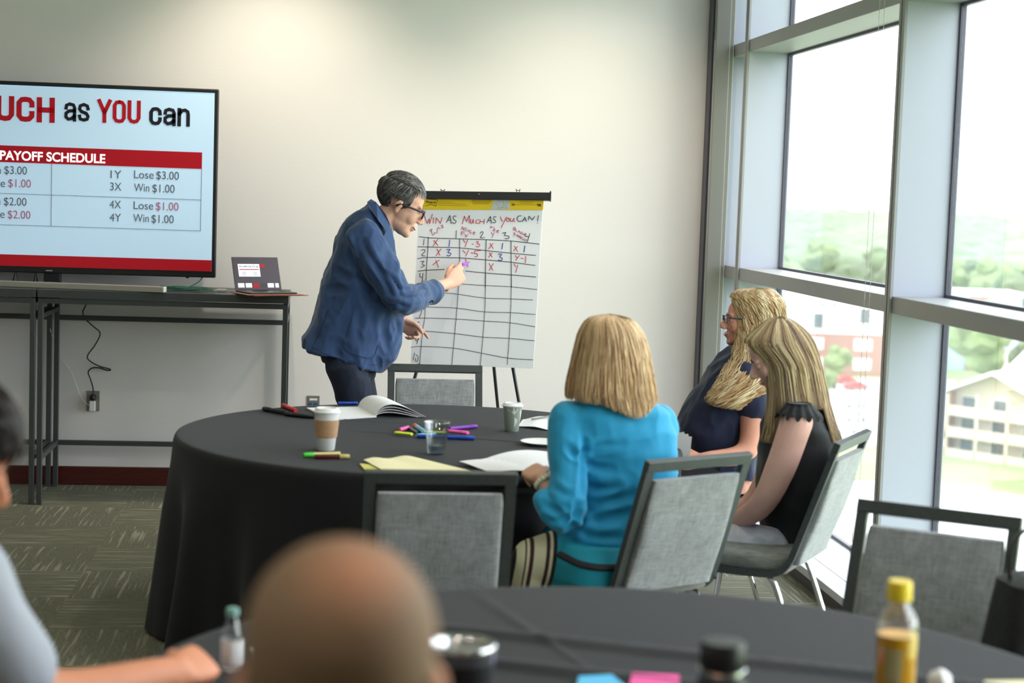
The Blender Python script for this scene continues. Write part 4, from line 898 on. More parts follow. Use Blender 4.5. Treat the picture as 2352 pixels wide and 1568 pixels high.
strokes('grid_lines', [[(955, 815), (1060, 826), (1230, 850), (1390, 855), (1525, 862)], [(860, 905), (1050, 912), (1220, 935), (1385, 940), (1540, 952)], [(795, 975), (900, 975), (1050, 980), (1220, 992), (1385, 1003), (1538, 1028)], [(778, 1055), (850, 1055), (1040, 1070), (1215, 1092), (1378, 1100), (1535, 1115)], [(768, 1155), (830, 1150), (1030, 1160), (1200, 1190), (1370, 1222), (1525, 1233)],
  [(1065, 762), (1230, 772), (1390, 780), (1550, 797)], [(862, 730), (855, 950), (840, 1060), (822, 1258)], [(1066, 740), (1055, 900), (1040, 1070), (1022, 1262)], [(1232, 700), (1228, 900), (1215, 1090), (1198, 1272)], [(1392, 700), (1388, 900), (1378, 1100), (1366, 1262)]], .0027, m_kk, tf=g3)
strokes('row_numbers', [[(808, 930), (835, 928), (820, 972)], [(822, 998), (805, 1005), (808, 1022), (822, 1018)], [(808, 1038), (822, 1040), (818, 1056), (805, 1052), (808, 1038)], [(815, 1095), (797, 1100), (800, 1115), (815, 1108), (815, 1095), (805, 1135)], [(790, 1190), (782, 1235)], [(800, 1200), (812, 1215), (808, 1240), (797, 1242), (796, 1222)]], .003, m_kk, tf=g3)
# easel hardware
m_ea = mat('easel_black', (.022, .022, .025, 1), .4)
def epx(x, y, off=0): return pad(x, y, off)
A_, B_ = epx(955, 448, 0), epx(1264, 452, 0); dA = (B_ - A_).normalized()
obj('top_bar', bx(-.01, (B_ - A_).length, -.014, .026, -.02, .022, bev=.003, M=frame_M(A_ + Vector((0, 0, -.006)), dA, v_e, nrm_e)), m_ea, easel, world=True)
for x in (1017, 1190):
    p = epx(x, 441); 
    for s in (-.008, .008): obj('hook', sweep(catmull([p + dA * s + nrm_e * .004, p + dA * s + v_e * .012 + nrm_e * .004, p + dA * s * 1.5 + v_e * .010 + nrm_e * .016], 3), .002, 6), m_ea, easel, world=True)
    obj('hook_bar', sweep([p - dA * .008 + v_e * .008, p + dA * .008 + v_e * .008], .0018, 6), m_ea, easel, world=True)
obj('screw', lathe([(0, .022), (.0035, .022), (.003, .0245), (0, .025)], 12, frame_M(epx(1101, 447), dA, v_e, nrm_e)), m_silver, easel, world=True)
obj('bar_end', bx(-.003, .004, -.018, .03, -.02, .024, M=frame_M(B_ + Vector((0, 0, -.004)), dA, v_e, nrm_e)), m_ea, easel, world=True)
def eleg(pt, pb, off=-.03):
    t_ = pad(*pt) + nrm_e * off; b_ = at(*pb, Z=0)
    return t_, b_
top = (A_ + B_) / 2 - nrm_e * .03
def toward(px, py, Yp, fy=8.45):
    q = at(px, py, Y=Yp); return q
for (px0, py0), (px1, py1), yoff in (((960, 836), (953, 866), .03), ((1178, 848), (1190, 912), .03)):
    a = pad(px0, py0, -.03); b_ = at(px1, py1, Y=a.y - .012); d = b_ - a; foot = a + d * (a.z - .01) / (a.z - b_.z); up_ = a - d * (1.55 - a.z) / d.z * -1
    hi = a + d * ((1.60 - a.z) / d.z); hi = hi.lerp(top, .0) if False else Vector((hi.x, hi.y, hi.z))
    inner = a + (pad(1105, 470, -.04) - a) * .9
    obj('leg', sweep([inner, a, foot], [.009, .009, .0065], 10), m_ea, easel, world=True, smooth=True); obj('foot', lathe([(0, 0), (.014, 0), (.012, .02), (.0075, .022)], 14, Matrix.Translation((foot.x, foot.y, 0))), m_ea, easel, world=True, smooth=True)
a = pad(1134, 848, -.05); fb = Vector((P_E.x + .13, P_E.y + .60, .01)); q = at(1143, 930, Y=8.92)
hi = pad(1105, 475, -.04); dd = (q - at(1135, 848, Y=8.78)); foot = q + dd * ((q.z - .01) / -dd.z)
obj('rear_leg', sweep([hi, at(1135, 848, Y=8.78), q, foot], [.009, .009, .0085, .006], 10), m_ea, easel, world=True, smooth=True)
obj('foot', lathe([(0, 0), (.014, 0), (.012, .02), (.0075, .022)], 14, Matrix.Translation((foot.x, foot.y, 0))), m_ea, easel, world=True, smooth=True)

# ------------------------------------------------------------------ things on the nearest table
def on2(px, py, z=ZT): return at(px, py, Z=z)
p = at(2064, 1400, Y=3.0); t = thing('juice_bottle', 'clear bottle of orange juice with yellow cap on the nearest table', 'bottle', (p.x, p.y, ZT))
s_ = 3900 / 2.68 / .99; zc = lambda py: at(2064, py, Y=3.0).z - ZT
R0 = .0385
zt_ = zc(1333); zcap = zc(1376)
m_pet = clear_mat('clear_bottle_plastic', (.95, .96, .97, 1), .06, .05)
obj('bottle_body', lathe([(.0, 0), (R0 * .8, 0), (R0 * .95, .006), (R0, .02), (R0, zc(1440)), (R0 * .97, zc(1425)), (R0 * .75, zc(1403)), (R0 * .5, zc(1388)), (R0 * .46, zc(1376))], 36, cap=False), m_pet, t, smooth=True)
obj('juice', lathe([(0, .003), (R0 * .78, .003), (R0 * .93, .02), (R0 * .96, zc(1455)), (0, zc(1455))], 36), mat('orange_juice', srgb(252, 184, 6), .3, spec=.5), t, auto=40)
obj('cap', lathe([(0, zt_), (.0205, zt_), (.0225, zt_ - .003), (.023, zcap - .001), (.0205, zcap - .002), (0, zcap - .002)], 36), mat('yellow_cap', srgb(245, 212, 30), .4), t, auto=40)
lb = BM(); rr = R0 + .0008; vs = [[], []]
for k in range(9):
    a = -PI / 2 - .85 + k * .1
    for j, z in enumerate((zc(1555), zc(1480))): vs[j].append(lb.verts.new((rr * math.cos(a), rr * math.sin(a), z)))
for k in range(8): lb.faces.new((vs[0][k], vs[0][k + 1], vs[1][k + 1], vs[1][k]))
obj('label_panel', lb, mat('bottle_label', srgb(188, 172, 120), .6), t)
p = at(1660, 1500, Y=2.60); zc = lambda py, Y=2.60: at(1660, py, Y=Y).z - ZT
t = thing('flask', 'black drinking flask with a silver collar on the nearest table', 'flask', (p.x, p.y, ZT)); r_ = .0392
obj('flask_body', lathe([(0, 0), (r_ * .9, 0), (r_, .004), (r_, zc(1556)), (r_ * .95, zc(1552)), (0, zc(1552))], 36), m_black, t, auto=40)
obj('collar', lathe([(r_ * .97, zc(1556)), (r_ * .99, zc(1553)), (r_ * .97, zc(1534)), (r_ * .9, zc(1532))], 36), m_chrome, t, auto=50)
obj('lid', lathe([(r_ * .9, zc(1534)), (r_ * .93, zc(1530)), (r_ * .93, zc(1480)), (r_ * .86, zc(1472)), (0, zc(1472))], 36), m_black, t, auto=40)
p = at(1062, 1500, Y=2.70); zc = lambda py, Y=2.70: at(1062, py, Y=Y).z - ZT
t = thing('travel_tumbler', 'black travel tumbler with a chrome rim and clear lid beside the near head', 'tumbler', (p.x, p.y, ZT)); r_ = .0545; zt_ = zc(1478)
obj('tumbler_body', lathe([(0, 0), (r_ * .74, 0), (r_ * .76, .004), (r_ * .96, zt_ - .025), (0, zt_ - .025)], 40), m_black, t, auto=40)
obj('chrome_rim', lathe([(r_ * .96, zt_ - .026), (r_ * 1.0, zt_ - .006), (r_ * 1.02, zt_), (r_ * .98, zt_ + .002), (r_ * .86, zt_ - .004), (r_ * .80, zt_ - .02), (0, zt_ - .02)], 40), m_chrome, t, auto=60)
obj('clear_lid', lathe([(0, zt_ - .010), (r_ * .8, zt_ - .009), (r_ * .84, zt_ - .005)], 40, cap=False), m_pet, t, smooth=True)
for lab, px, m_, nm in (('blue sticky note pad at the bottom edge of the photo', ((1318, 1600), (1455, 1590), (1405, 1548), (1330, 1552)), mat('sticky_blue', srgb(90, 190, 240), .7), 0), ('pink sticky note pad at the bottom edge of the photo', ((1440, 1600), (1562, 1598), (1560, 1549), (1452, 1544)), mat('sticky_pink', srgb(250, 90, 170), .7), 1)):
    o = sheet('sticky_note_pad', lab, 'sticky notes', px, ZT + .010, m_, thick=.0095, nx=2, ny=2)
p = on2(2158, 1590); t = thing('paper_ball', 'small crumpled white napkin on the nearest table, right of the juice bottle', 'napkin', (p.x, p.y, ZT))
bm = BM(); bmesh.ops.create_icosphere(bm, subdivisions=3, radius=.024)
for v in bm.verts: v.co += noise.noise_vector(v.co * 60) * .006
bmesh.ops.translate(bm, vec=(0, 0, .022), verts=bm.verts); obj('crumpled_paper', bm, m_paperw, t)
sheet('paper_sheet', 'corner of a pale sheet on the nearest table at the right edge', 'paper', [(2230, 1620), (2480, 1630), (2460, 1560), (2262, 1562)], ZT + .004, m_yp, thick=.002)
# small clear cup with white lid at the left man's hand
p = on2(533, 1500); p = at(533, 1470, Y=3.30); p.z = ZT
t = thing('small_bottle', 'small clear bottle with a white label by the hand on the nearest table', 'bottle', tuple(p))
obj('bottle_body', lathe([(0, 0), (.018, 0), (.020, .004), (.020, .07), (.012, .095), (.010, .11)], 24), m_pet, t, auto=40)
obj('cap', lathe([(0, .122), (.011, .122), (.0125, .118), (.0125, .108), (0, .108)], 20), mat('sea_green_cap', srgb(120, 170, 160), .4), t, auto=40)
obj('label_wrap', lathe([(.0206, .012), (.021, .013), (.021, .06), (.0206, .061)], 24, cap=False), m_white, t, auto=40)
p2 = p + Vector((.05, .03, 0)); t = thing('creamer_cup', 'tiny white lidded cup beside the small clear bottle', 'cup', tuple(p2))
obj('cup_body', lathe([(0, 0), (.014, 0), (.02, .03), (0, .03)], 20), m_white, t, auto=40); obj('foil_lid', lathe([(0, .0305), (.022, .0305), (.022, .032), (0, .033)], 20), m_white, t, auto=40)
# black bag at the right edge
p = at(2400, 1345, Y=3.98); t = thing('shoulder_bag', 'black bag standing at the right edge of the photo', 'bag', (p.x + .03, p.y, 0))
bm = BM(); loft([((0, 0, z), (w_, 0, 0), (0, d_, 0)) for z, w_, d_ in ((0.0, .14, .10), (.02, .17, .13), (.3, .18, .14), (.6, .165, .125), (p.z + .01, .14, .09), (p.z + .03, .10, .05))], 32, bm, power=4); obj('bag_body', bm, mat('black_nylon', (.01, .01, .011, 1), .6, bump=.3, bscale=40), t, auto=50)
obj('strap', sweep(catmull([(-.12, 0, p.z), (-.125, 0, p.z + .08), (-.09, 0, p.z + .14), (0, 0, p.z + .16), (.1, 0, p.z + .06), (.12, 0, p.z - .05)], 6), (.012, .003), 8), m_black, t, smooth=True)

# ------------------------------------------------------------------ people
def psec(lx, ly, rx, ry, Y, b, p=0):
    L_, R_ = at(lx, ly, Y=Y), at(rx, ry, Y=Y); return ((L_ + R_) / 2, (R_ - L_) / 2, Vector((0, b, 0)))
def wrinkle(me, amp, scale, stretch=(1, 1, 1), seed=0, fn=None):
    me.calc_loop_triangles() if False else None
    n_ = [v.normal.copy() for v in me.vertices]
    for v, nn in zip(me.vertices, n_):
        q = Vector((v.co.x * stretch[0], v.co.y * stretch[1], v.co.z * stretch[2])) * scale + Vector((seed, seed * 2, 0))
        f = noise.noise(q) + .5 * noise.noise(q * 2.1)
        f = (1 - 2 * abs(f)) if True else f
        k = fn(v.co) if fn else 1
        v.co += nn * amp * (f - .5) * k
    me.update()
def creases(me, lines, tfm=None):
    """press cloth folds into a mesh in world space: lines of photo points dropped on the surface, (points, width, depth)"""
    from mathutils.bvhtree import BVHTree
    bv = BVHTree.FromPolygons([v.co for v in me.vertices], [tuple(p_.vertices) for p_ in me.polygons]); co = np.empty(len(me.vertices) * 3); me.vertices.foreach_get('co', co); co = co.reshape(-1, 3)
    no = np.array([v.normal[:] for v in me.vertices]); disp = np.zeros(len(co))
    for pts, wd, dp in lines:
        P = []
        for x, y in pts:
            d = _ray(x, y).normalized(); h = bv.ray_cast(CAM, d)
            if h[0] is not None: P.append(h[0])
        if len(P) < 2: continue
        P = catmull(P, 4) if len(P) > 2 else P; P = np.array([p_[:] for p_ in P]); n_ = len(P) - 1; best = np.full(len(co), 9.0); tt = np.zeros(len(co))
        for i in range(n_):
            a, b_ = P[i], P[i + 1]; ab = b_ - a; t = np.clip(((co - a) @ ab) / (ab @ ab + 1e-9), 0, 1); d_ = np.linalg.norm(co - (a + t[:, None] * ab), axis=1)
            m_ = d_ < best; best[m_] = d_[m_]; tt[m_] = (i + t[m_]) / n_
        env = np.sin(np.pi * np.clip(.12 + .76 * tt, 0, 1)); q = best / wd
        disp += dp * env * (-np.exp(-q * q) + .55 * np.exp(-((q - 1.9) / .8) ** 2))
    co += no * disp[:, None]; me.vertices.foreach_set('co', co.reshape(-1)); me.update()
def limb(bm, pts, rads, n=18, k=4):
    P = catmull(pts, k) if len(pts) > 2 else [Vector(p) for p in pts]; m = len(P); rr = []
    for i in range(m):
        f = i / (m - 1) * (len(rads) - 1); j = min(int(f), len(rads) - 2); t = f - j; a, b_ = rads[j], rads[j + 1]
        if not isinstance(a, tuple): a = (a, a)
        if not isinstance(b_, tuple): b_ = (b_, b_)
        rr.append((a[0] * (1 - t) + b_[0] * t, a[1] * (1 - t) + b_[1] * t))
    sweep(P, rr, n, bm=bm)
    for e, q in ((0, rr[0]), (-1, rr[-1])): ell(bm, P[e], (min(q),) * 3, seg=14)
    return bm
def hframe(c, F, U, s=1.0):
    F = Vector(F).normalized(); U = Vector(U); U = (U - F * U.dot(F)).normalized(); Rt = F.cross(U)
    return frame_M(c, Rt * s, F * s, U * s)
def head_bm(bm, M, fem=False):
    j = .9 if fem else 1.0
    E_ = lambda c, r, g=20: ell(bm, c, r, M, g)
    E_((0, -.014, .044), (.074, .097, .084), 28); E_((0, .026, -.012), (.061 * j + .002, .068, .088), 28)
    E_((0, .022, -.064), (.053 * j, .062, .042)); E_((0, .074, -.098), (.021 * j, .019, .018)); E_((0, .05, -.085), (.038 * j, .035, .028))
    for s in (-1, 1):
        E_((s * .032, .053, -.027), (.030, .031, .036)); E_((s * .030, .079, .024), (.022, .013, .009))
        E_((s * .0100, .104, -.036), (.0085, .010, .0078), 12)
    sweep([M @ Vector(p) for p in ((0, .086, .012), (0, .098, -.006), (0, .113, -.024), (0, .118, -.033))], [(.009 , .010), (.0095, .012), (.011, .014), (.012, .010)], 12, bm=bm)
    E_((0, .115, -.032), (.0105, .010, .0095), 14)
    E_((0, .091, -.0605), (.023, .012, .0065), 16); E_((0, .088, -.0725), (.020, .0125, .0072), 16); E_((0, .018, .040), (.064, .072, .062), 24)
    for s in (-1, 1):
        T = M @ Matrix.Translation((s * .073, -.010, -.012)) @ Matrix.Rotation(s * R(-22), 4, 'Z') @ Matrix.Rotation(R(-8), 4, 'X')
        ell(bm, (0, -.004, .010), (.0085, .019, .022), T, 16); ell(bm, (0, .0, -.014), (.0075, .011, .016), T, 14)
    sweep([M @ Vector((0, -.022, -.02)), M @ Vector((0, -.028, -.11))], [.052 * j, .054 * j], 20, bm=bm)
    return bm
m_eye = mat('eye_white', (.72, .70, .68, 1), .2); m_iris = mat('iris_brown', (.06, .035, .02, 1), .2)
def skin(name, c): 
    return mat(name, srgb(*c), .55, var=.05, scale=14, bump=.04, bscale=160, spec=.35)
def face_parts(par, M, brow, lid=.6, lip=(176, 96, 92), smile=False, down=False):
    s_ = M.to_scale()[0]; skinm = par.data.materials[0] if par.type == 'MESH' else None
    for s in (-1, 1):
        e = BM(); ell(e, (s * .0305, .0755, .004), (.0115, .0115, .0115), M, 16); eo = obj('eyelid' if down else 'eyeball', e, skinm if down else m_eye, par, smooth=True, world=True)
        e = BM(); ell(e, (s * .0305, .0855, .003), (.0055, .0032, .0055), M, 12)
        if not down:
            obj('iris', e, m_iris, par, smooth=True, world=True)
            e = BM(); ell(e, (s * .0305, .0745, .0085), (.0135, .0130, .0115), M, 16); obj('eyelid', e, skinm, par, smooth=True, world=True)
        P = [M @ Vector((s * (.012 + .036 * t), .0915 - .012 * t * t, .021 + .007 * math.sin(PI * min(1, t * .9)))) for t in [k / 7 for k in range(8)]]
        obj('eyebrow', sweep(P, [(.0035 * s_, .0022 * s_)] * 7 + [.001], 8), brow, par, smooth=True, world=True)
        P = [M @ Vector((s * (.0305 + .0125 * math.cos(a)), .0868 - .004 * abs(math.cos(a)), (-.003 if down else .0045) + .006 * math.sin(a) * (1 - lid))) for a in [PI * k / 8 for k in range(9)]]
        obj('eyelashes', sweep(P, .0009 * s_, 6), m_iris, par, world=True)
    m_ = mat('lips_%d_%d' % lip[:2], srgb(*lip), .4)
    P = [M @ Vector((.022 * math.sin(a), .1005 - .012 * abs(math.sin(a)) ** 2, -.0665 + (.006 if smile else 0) * abs(math.sin(a)) ** 2)) for a in [PI * (k / 10 - .5) for k in range(11)]]
    obj('mouth', sweep(P, lambda t: (.0008 + .0042 * math.sin(PI * t)) * s_, 8), m_, par, smooth=True, world=True)
    if smile:
        P = [M @ Vector((.019 * math.sin(a), .1035 - .012 * abs(math.sin(a)) ** 2, -.0655 + .005 * abs(math.sin(a)) ** 2)) for a in [PI * (k / 10 - .5) for k in range(11)]]
        obj('teeth', sweep(P, lambda t: (.0006 + .0028 * math.sin(PI * t)) * s_, 8), mat('teeth_white', (.8, .79, .75, 1), .3), par, smooth=True, world=True)
def glasses(par, M, m, lens=None, w_=.0235, h_=.0165, lift=0, thick=.0022):
    bm = BM(); s_ = M.to_scale()[0]
    for s in (-1, 1):
        P = []
        for k in range(25):
            a = 2 * PI * k / 24; cx, cz = math.copysign(abs(math.cos(a)) ** .6, math.cos(a)), math.copysign(abs(math.sin(a)) ** .6, math.sin(a))
            P.append(M @ Vector((s * .033 + w_ * cx, .108 - .006 * abs(s * .033 + w_ * cx) / .05, .003 + lift + h_ * cz)))
        sweep(P, thick * s_, 6, bm=bm, cap=False)
        sweep([M @ Vector(q) for q in ((s * .056, .102, .012 + lift), (s * .070, .088, .012 + lift), (s * .078, .02, .008 + lift), (s * .079, -.008, .004), (s * .077, -.022, -.012))], [(thick * 1.1 * s_, thick * 1.5 * s_)] * 5, 6, bm=bm)
    sweep([M @ Vector(q) for q in ((-.010, .109, .008 + lift), (0, .112, .011 + lift), (.010, .109, .008 + lift))], .002 * s_, 6, bm=bm)
    o = obj('glasses', bm, m, par, world=True, smooth=True); return o
def hand_bm(bm, wrist, d, thumb, back, s=1.0, curl=(35, 45, 25), thumb_curl=25, spread=0, tdir=(.62, .66, -.30)):
    d = Vector(d).normalized(); back = Vector(back); back = (back - d * back.dot(d)).normalized(); th = Vector(thumb); th = (th - d * th.dot(d) - back * th.dot(back)).normalized()
    M = frame_M(wrist, th * s, d * s, back * s)
    loft([(M @ Vector((0, y, 0)), (M.to_3x3() @ Vector((w_, 0, 0))), (M.to_3x3() @ Vector((0, 0, t)))) for y, w_, t in ((-.03, .026, .020), (0, .028, .019), (.03, .037, .017), (.06, .041, .0155), (.085, .040, .013), (.096, .036, .009))], 24, bm, power=2.6)
    tips = []
    for k, (x, L_, r_) in enumerate(((.030, .072, .0092), (.0102, .080, .0095), (-.0100, .074, .0090), (-.0292, .058, .0082))):
        c = curl[k] if isinstance(curl[0], (tuple, list)) else curl
        p = Vector((x, .082 - .004 * abs(k - 1), 0)); P = [p - Vector((0, .03, 0)), p]; a = 0; seg = (L_ * .48, L_ * .30, L_ * .24)
        for q in range(3):
            a += R(c[q]); P.append(P[-1] + Vector((x * spread, math.cos(a), -math.sin(a))) * seg[q])
        W_ = [M @ q for q in P]; sweep(W_, [r_ * s, r_ * 1.03 * s, r_ * s, r_ * .95 * s, r_ * .82 * s], 10, bm=bm); ell(bm, W_[-1], (r_ * .82 * s,) * 3, seg=10)
        for q in (2, 3): ell(bm, W_[q], (r_ * 1.03 * s,) * 3, seg=10)
        tips.append(W_[-1])
    t0 = Vector((.022, .018, -.006)); td = Vector(tdir).normalized(); t1 = t0 + td * .045
    td2 = (td + Vector((-math.sin(R(thumb_curl)), math.cos(R(thumb_curl)) * .4, -.25))).normalized(); t2 = t1 + td2 * .032; t3 = t2 + (td2 + Vector((-.3, .1, -.1))).normalized() * .022
    W_ = [M @ q for q in (t0, t1, t2, t3)]; sweep(W_, [.016 * s, .0125 * s, .0108 * s, .009 * s], 10, bm=bm); ell(bm, W_[-1], (.009 * s,) * 3, seg=10); ell(bm, W_[1], (.0128 * s,) * 3, seg=10)
    return tips, W_[-1]
def shoe(bm, ankle, d, s=1.0):
    d = Vector((d[0], d[1], 0)).normalized(); sd = Vector((-d.y, d.x, 0)); b0 = Vector((ankle[0], ankle[1], 0))
    loft([(b0 + d * y * s + Vector((0, 0, h * .5 + .004)), sd * w_ * s, Vector((0, 0, h * .5 * s))) for y, w_, h in ((-.075, .026, .06), (-.05, .034, .085), (0, .038, .10), (.06, .042, .07), (.12, .047, .05), (.17, .042, .04), (.195, .024, .028))], 20, bm, power=2.6)
    return bm
def hair_mesh(levels, n_, face, len_fn, cols, wave=.004, freq=3, w_=.0045, seed=1, rough=.02, ragged=.12, steps=4):
    """levels: (centre, axis u, axis v) from the crown down; face(phi, t) True where hair must be absent"""
    rnd = random.Random(seed); K = len(levels)
    def pos(phi, t, rf=1.0):
        f = max(0, min(t, K - 1.0001)); j = int(f); q = f - j
        A_, B_ = levels[j], levels[min(j + 1, K - 1)]; Z_ = levels[max(j - 1, 0)]; D_ = levels[min(j + 2, K - 1)]
        c, u, v = [.5 * (2 * A_[m] + (B_[m] - Z_[m]) * q + (2 * Z_[m] - 5 * A_[m] + 4 * B_[m] - D_[m]) * q * q + (3 * A_[m] - Z_[m] - 3 * B_[m] + D_[m]) * q ** 3) for m in (0, 1, 2)]
        return c + (u * math.cos(phi) + v * math.sin(phi)) * rf
    V_, F_, C_ = [], [], []
    for i in range(n_):
        phi = rnd.uniform(0, 2 * PI); t_end = len_fn(phi) * (1 - ragged * rnd.random() ** 1.6) + ragged * .25 * noise.noise(Vector((phi * 4, seed, 0))) * 2; t0 = rnd.uniform(0, .35) if rnd.random() < .8 else rnd.uniform(0, t_end * .4)
        if t_end <= t0 + .3: continue
        rf = rnd.uniform(.93, 1.04); drift = rnd.uniform(-.10, .10); ph = rnd.uniform(0, 6.28); fq = freq * rnd.uniform(.8, 1.2); wd = w_ * rnd.uniform(.6, 1.3)
        cn = (noise.noise(Vector((phi * 5.5, seed, t0))) * .9 + .5) * (len(cols) - 1); cn = min(len(cols) - 1.001, max(0, cn + rnd.gauss(0, .45))); ci = int(cn); col = tuple(cols[ci][q] * (1 - cn + ci) + cols[ci + 1][q] * (cn - ci) for q in range(3)); jit = rnd.uniform(.9, 1.1); mcount = max(6, int((t_end - t0) * steps)); base = len(V_); P = []
        cut = False
        for k in range(mcount + 1):
            t = t0 + (t_end - t0) * k / mcount; p_ = phi + drift * (t / K)
            if face(p_ % (2 * PI), t): cut = True; break
            q = pos(p_, t, rf * (1 + rough * math.sin(3.1 * t + ph))); ax = pos(p_, t, 1) - pos(p_, t, 0)
            tg = Vector((-ax.y, ax.x, 0)); tg = tg.normalized() if tg.length > 1e-5 else Vector((1, 0, 0))
            g = min(1, t / 2.5)
            q = q + tg * wave * g * math.sin(fq * t + ph) + (ax.normalized() if ax.length > 1e-5 else Vector()) * wave * .7 * g * math.cos(fq * t * 1.1 + ph)
            P.append((q, ax.normalized() if ax.length > 1e-5 else Vector((0, 0, 1)), tg, k / mcount))
        if len(P) < 4: continue
        nr = 5; base = len(V_)
        for k, (q, nx_, tg, s_) in enumerate(P):
            r1 = wd * (.35 + .65 * math.sin(PI * min(1, .12 + s_ * .86))) if k < len(P) - 1 else wd * .1
            dd = (P[min(k + 1, len(P) - 1)][0] - P[max(k - 1, 0)][0]).normalized(); sd = dd.cross(nx_); sd = sd.normalized() if sd.length > 1e-4 else tg
            for a in range(nr):
                th = 2 * PI * a / nr; V_.append(q + sd * r1 * math.cos(th) + nx_ * r1 * .5 * math.sin(th))
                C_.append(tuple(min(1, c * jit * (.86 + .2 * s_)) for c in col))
        for k in range(len(P) - 1):
            for a in range(nr): F_.append((base + k * nr + a, base + k * nr + (a + 1) % nr, base + (k + 1) * nr + (a + 1) % nr, base + (k + 1) * nr + a))
    # inner shell so no scalp shows between locks
    ns = 64; M_ = (K - 1) * 3 + 1; base = len(V_)
    for j in range(M_):
        t = j / 3
        for a in range(ns):
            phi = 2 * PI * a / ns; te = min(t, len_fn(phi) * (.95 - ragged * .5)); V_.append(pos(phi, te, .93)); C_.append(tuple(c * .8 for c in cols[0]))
    for j in range(M_ - 1):
        for a in range(ns):
            phi = 2 * PI * (a + .5) / ns; t = (j + .5) / 3
            if t > len_fn(phi) * (.95 - ragged * .5) or face(phi, t): continue
            F_.append((base + j * ns + a, base + j * ns + (a + 1) % ns, base + (j + 1) * ns + (a + 1) % ns, base + (j + 1) * ns + a))
    me = bpy.data.meshes.new('hair'); me.from_pydata([tuple(v) for v in V_], [], F_); at_ = me.color_attributes.new('Col', 'FLOAT_COLOR', 'POINT')
    at_.data.foreach_set('color', [x for c in C_ for x in (*c[:3], 1)]); me.update(); smooth_mesh(me); return me
m_hair = mat('hair_strands', (.4, .3, .2, 1), .5, attr='Col', spec=.4)
lin = lambda *c: srgb(*c)[:3]

# ---- presenter in the blue jacket
YM = 8.10
def pm(x, y, Y=YM): return at(x, y, Y=Y)
man = thing('person', 'man in a blue jacket and glasses bending to write on the flip chart', 'person', (pm(800, 900).x, YM, 0))
sk_m = skin('skin_presenter', (218, 168, 146))
MH = hframe(pm(918, 470), (math.cos(R(23)), .08, -math.sin(R(23))), (math.sin(R(23)), 0, math.cos(R(23))), 1.14)
tip = pad(1076, 604)
bm = BM(); head_bm(bm, MH)
limb(bm, [pm(895, 490), pm(872, 515), pm(850, 545)], [.058, .064, .085])
loft([psec(790, 520, 900, 575, YM, .17), psec(765, 600, 900, 650, YM, .17), psec(745, 700, 905, 730, YM, .15), psec(748, 800, 860, 840, YM, .13)], 28, bm)
wr = pm(1029, 651, 8.40); hd = pm(1082, 609, 8.50)
limb(bm, [pm(838, 545, 7.90), pm(926, 686, 7.88), pm(985, 664, 8.15), wr], [.05, .036, .030, .027])
hand_bm(bm, wr, (hd - wr), (-.5, .0, .85), (.62, -.74, .25), 1.14, curl=((14, 26, 14), (24, 38, 22), (38, 48, 28), (48, 54, 32)), tdir=(.42, .86, -.30))
wl = pm(921, 738, 8.33)
limb(bm, [pm(850, 560, 8.30), pm(885, 690, 8.38), wl], [.05, .042, .029])
hand_bm(bm, wl, (.80, .1, -.55), (.5, -.3, .8), (.3, .8, .3), 1.05, curl=((12, 18, 12), (55, 55, 30), (65, 60, 35), (70, 60, 35)), tdir=(.5, .8, -.3))
for yy, fx in ((8.0, 0), (8.2, 18)):
    limb(bm, [pm(800 + fx, 850, yy), pm(822 + fx, 985, yy), Vector((pm(812 + fx, 900).x, yy, .08))], [.07, .05, .042])
body = obj('body', fuse(bm, .0048, 5, fac=.6), sk_m, man, world=True)
face_parts(body, MH, mat('grey_brows', srgb(96, 84, 78), .7), lid=.7, lip=(196, 120, 112), smile=True)
glasses(man, MH, mat('dark_tortoise_frame', srgb(44, 18, 22), .3), lift=-.002, thick=.0031)
# jacket
m_jk = mat('blue_jacket_cloth', srgb(44, 70, 112), .8, var=.06, scale=9, bump=.12, bscale=420, sheen=.25)
bm = BM()
loft([psec(846, 462, 888, 497, YM, .075), psec(828, 474, 900, 532, YM, .13), psec(797, 503, 905, 572, YM, .195), psec(771, 548, 909, 612, YM, .225), psec(753, 600, 914, 655, YM, .225), psec(740, 650, 920, 695, YM, .215), psec(724, 700, 925, 738, YM, .205),
      psec(706, 748, 922, 785, YM, .205), psec(696, 776, 909, 823, YM, .21), psec(690, 796, 878, 852, YM, .21)], 44, bm, power=2.25)
limb(bm, [pm(835, 548, 7.93), pm(880, 625, 7.86), pm(926, 686, 7.87), pm(962, 680, 8.03), pm(1000, 668, 8.22)], [(.088, .088), (.078, .08), (.070, .064), (.060, .060), (.053, .051)], k=5)
limb(bm, [pm(850, 550, 8.28), pm(885, 690, 8.36), pm(914, 730, 8.34)], [.08, .062, .047])
me = fuse(bm, .0065, 5, 'jacket'); 
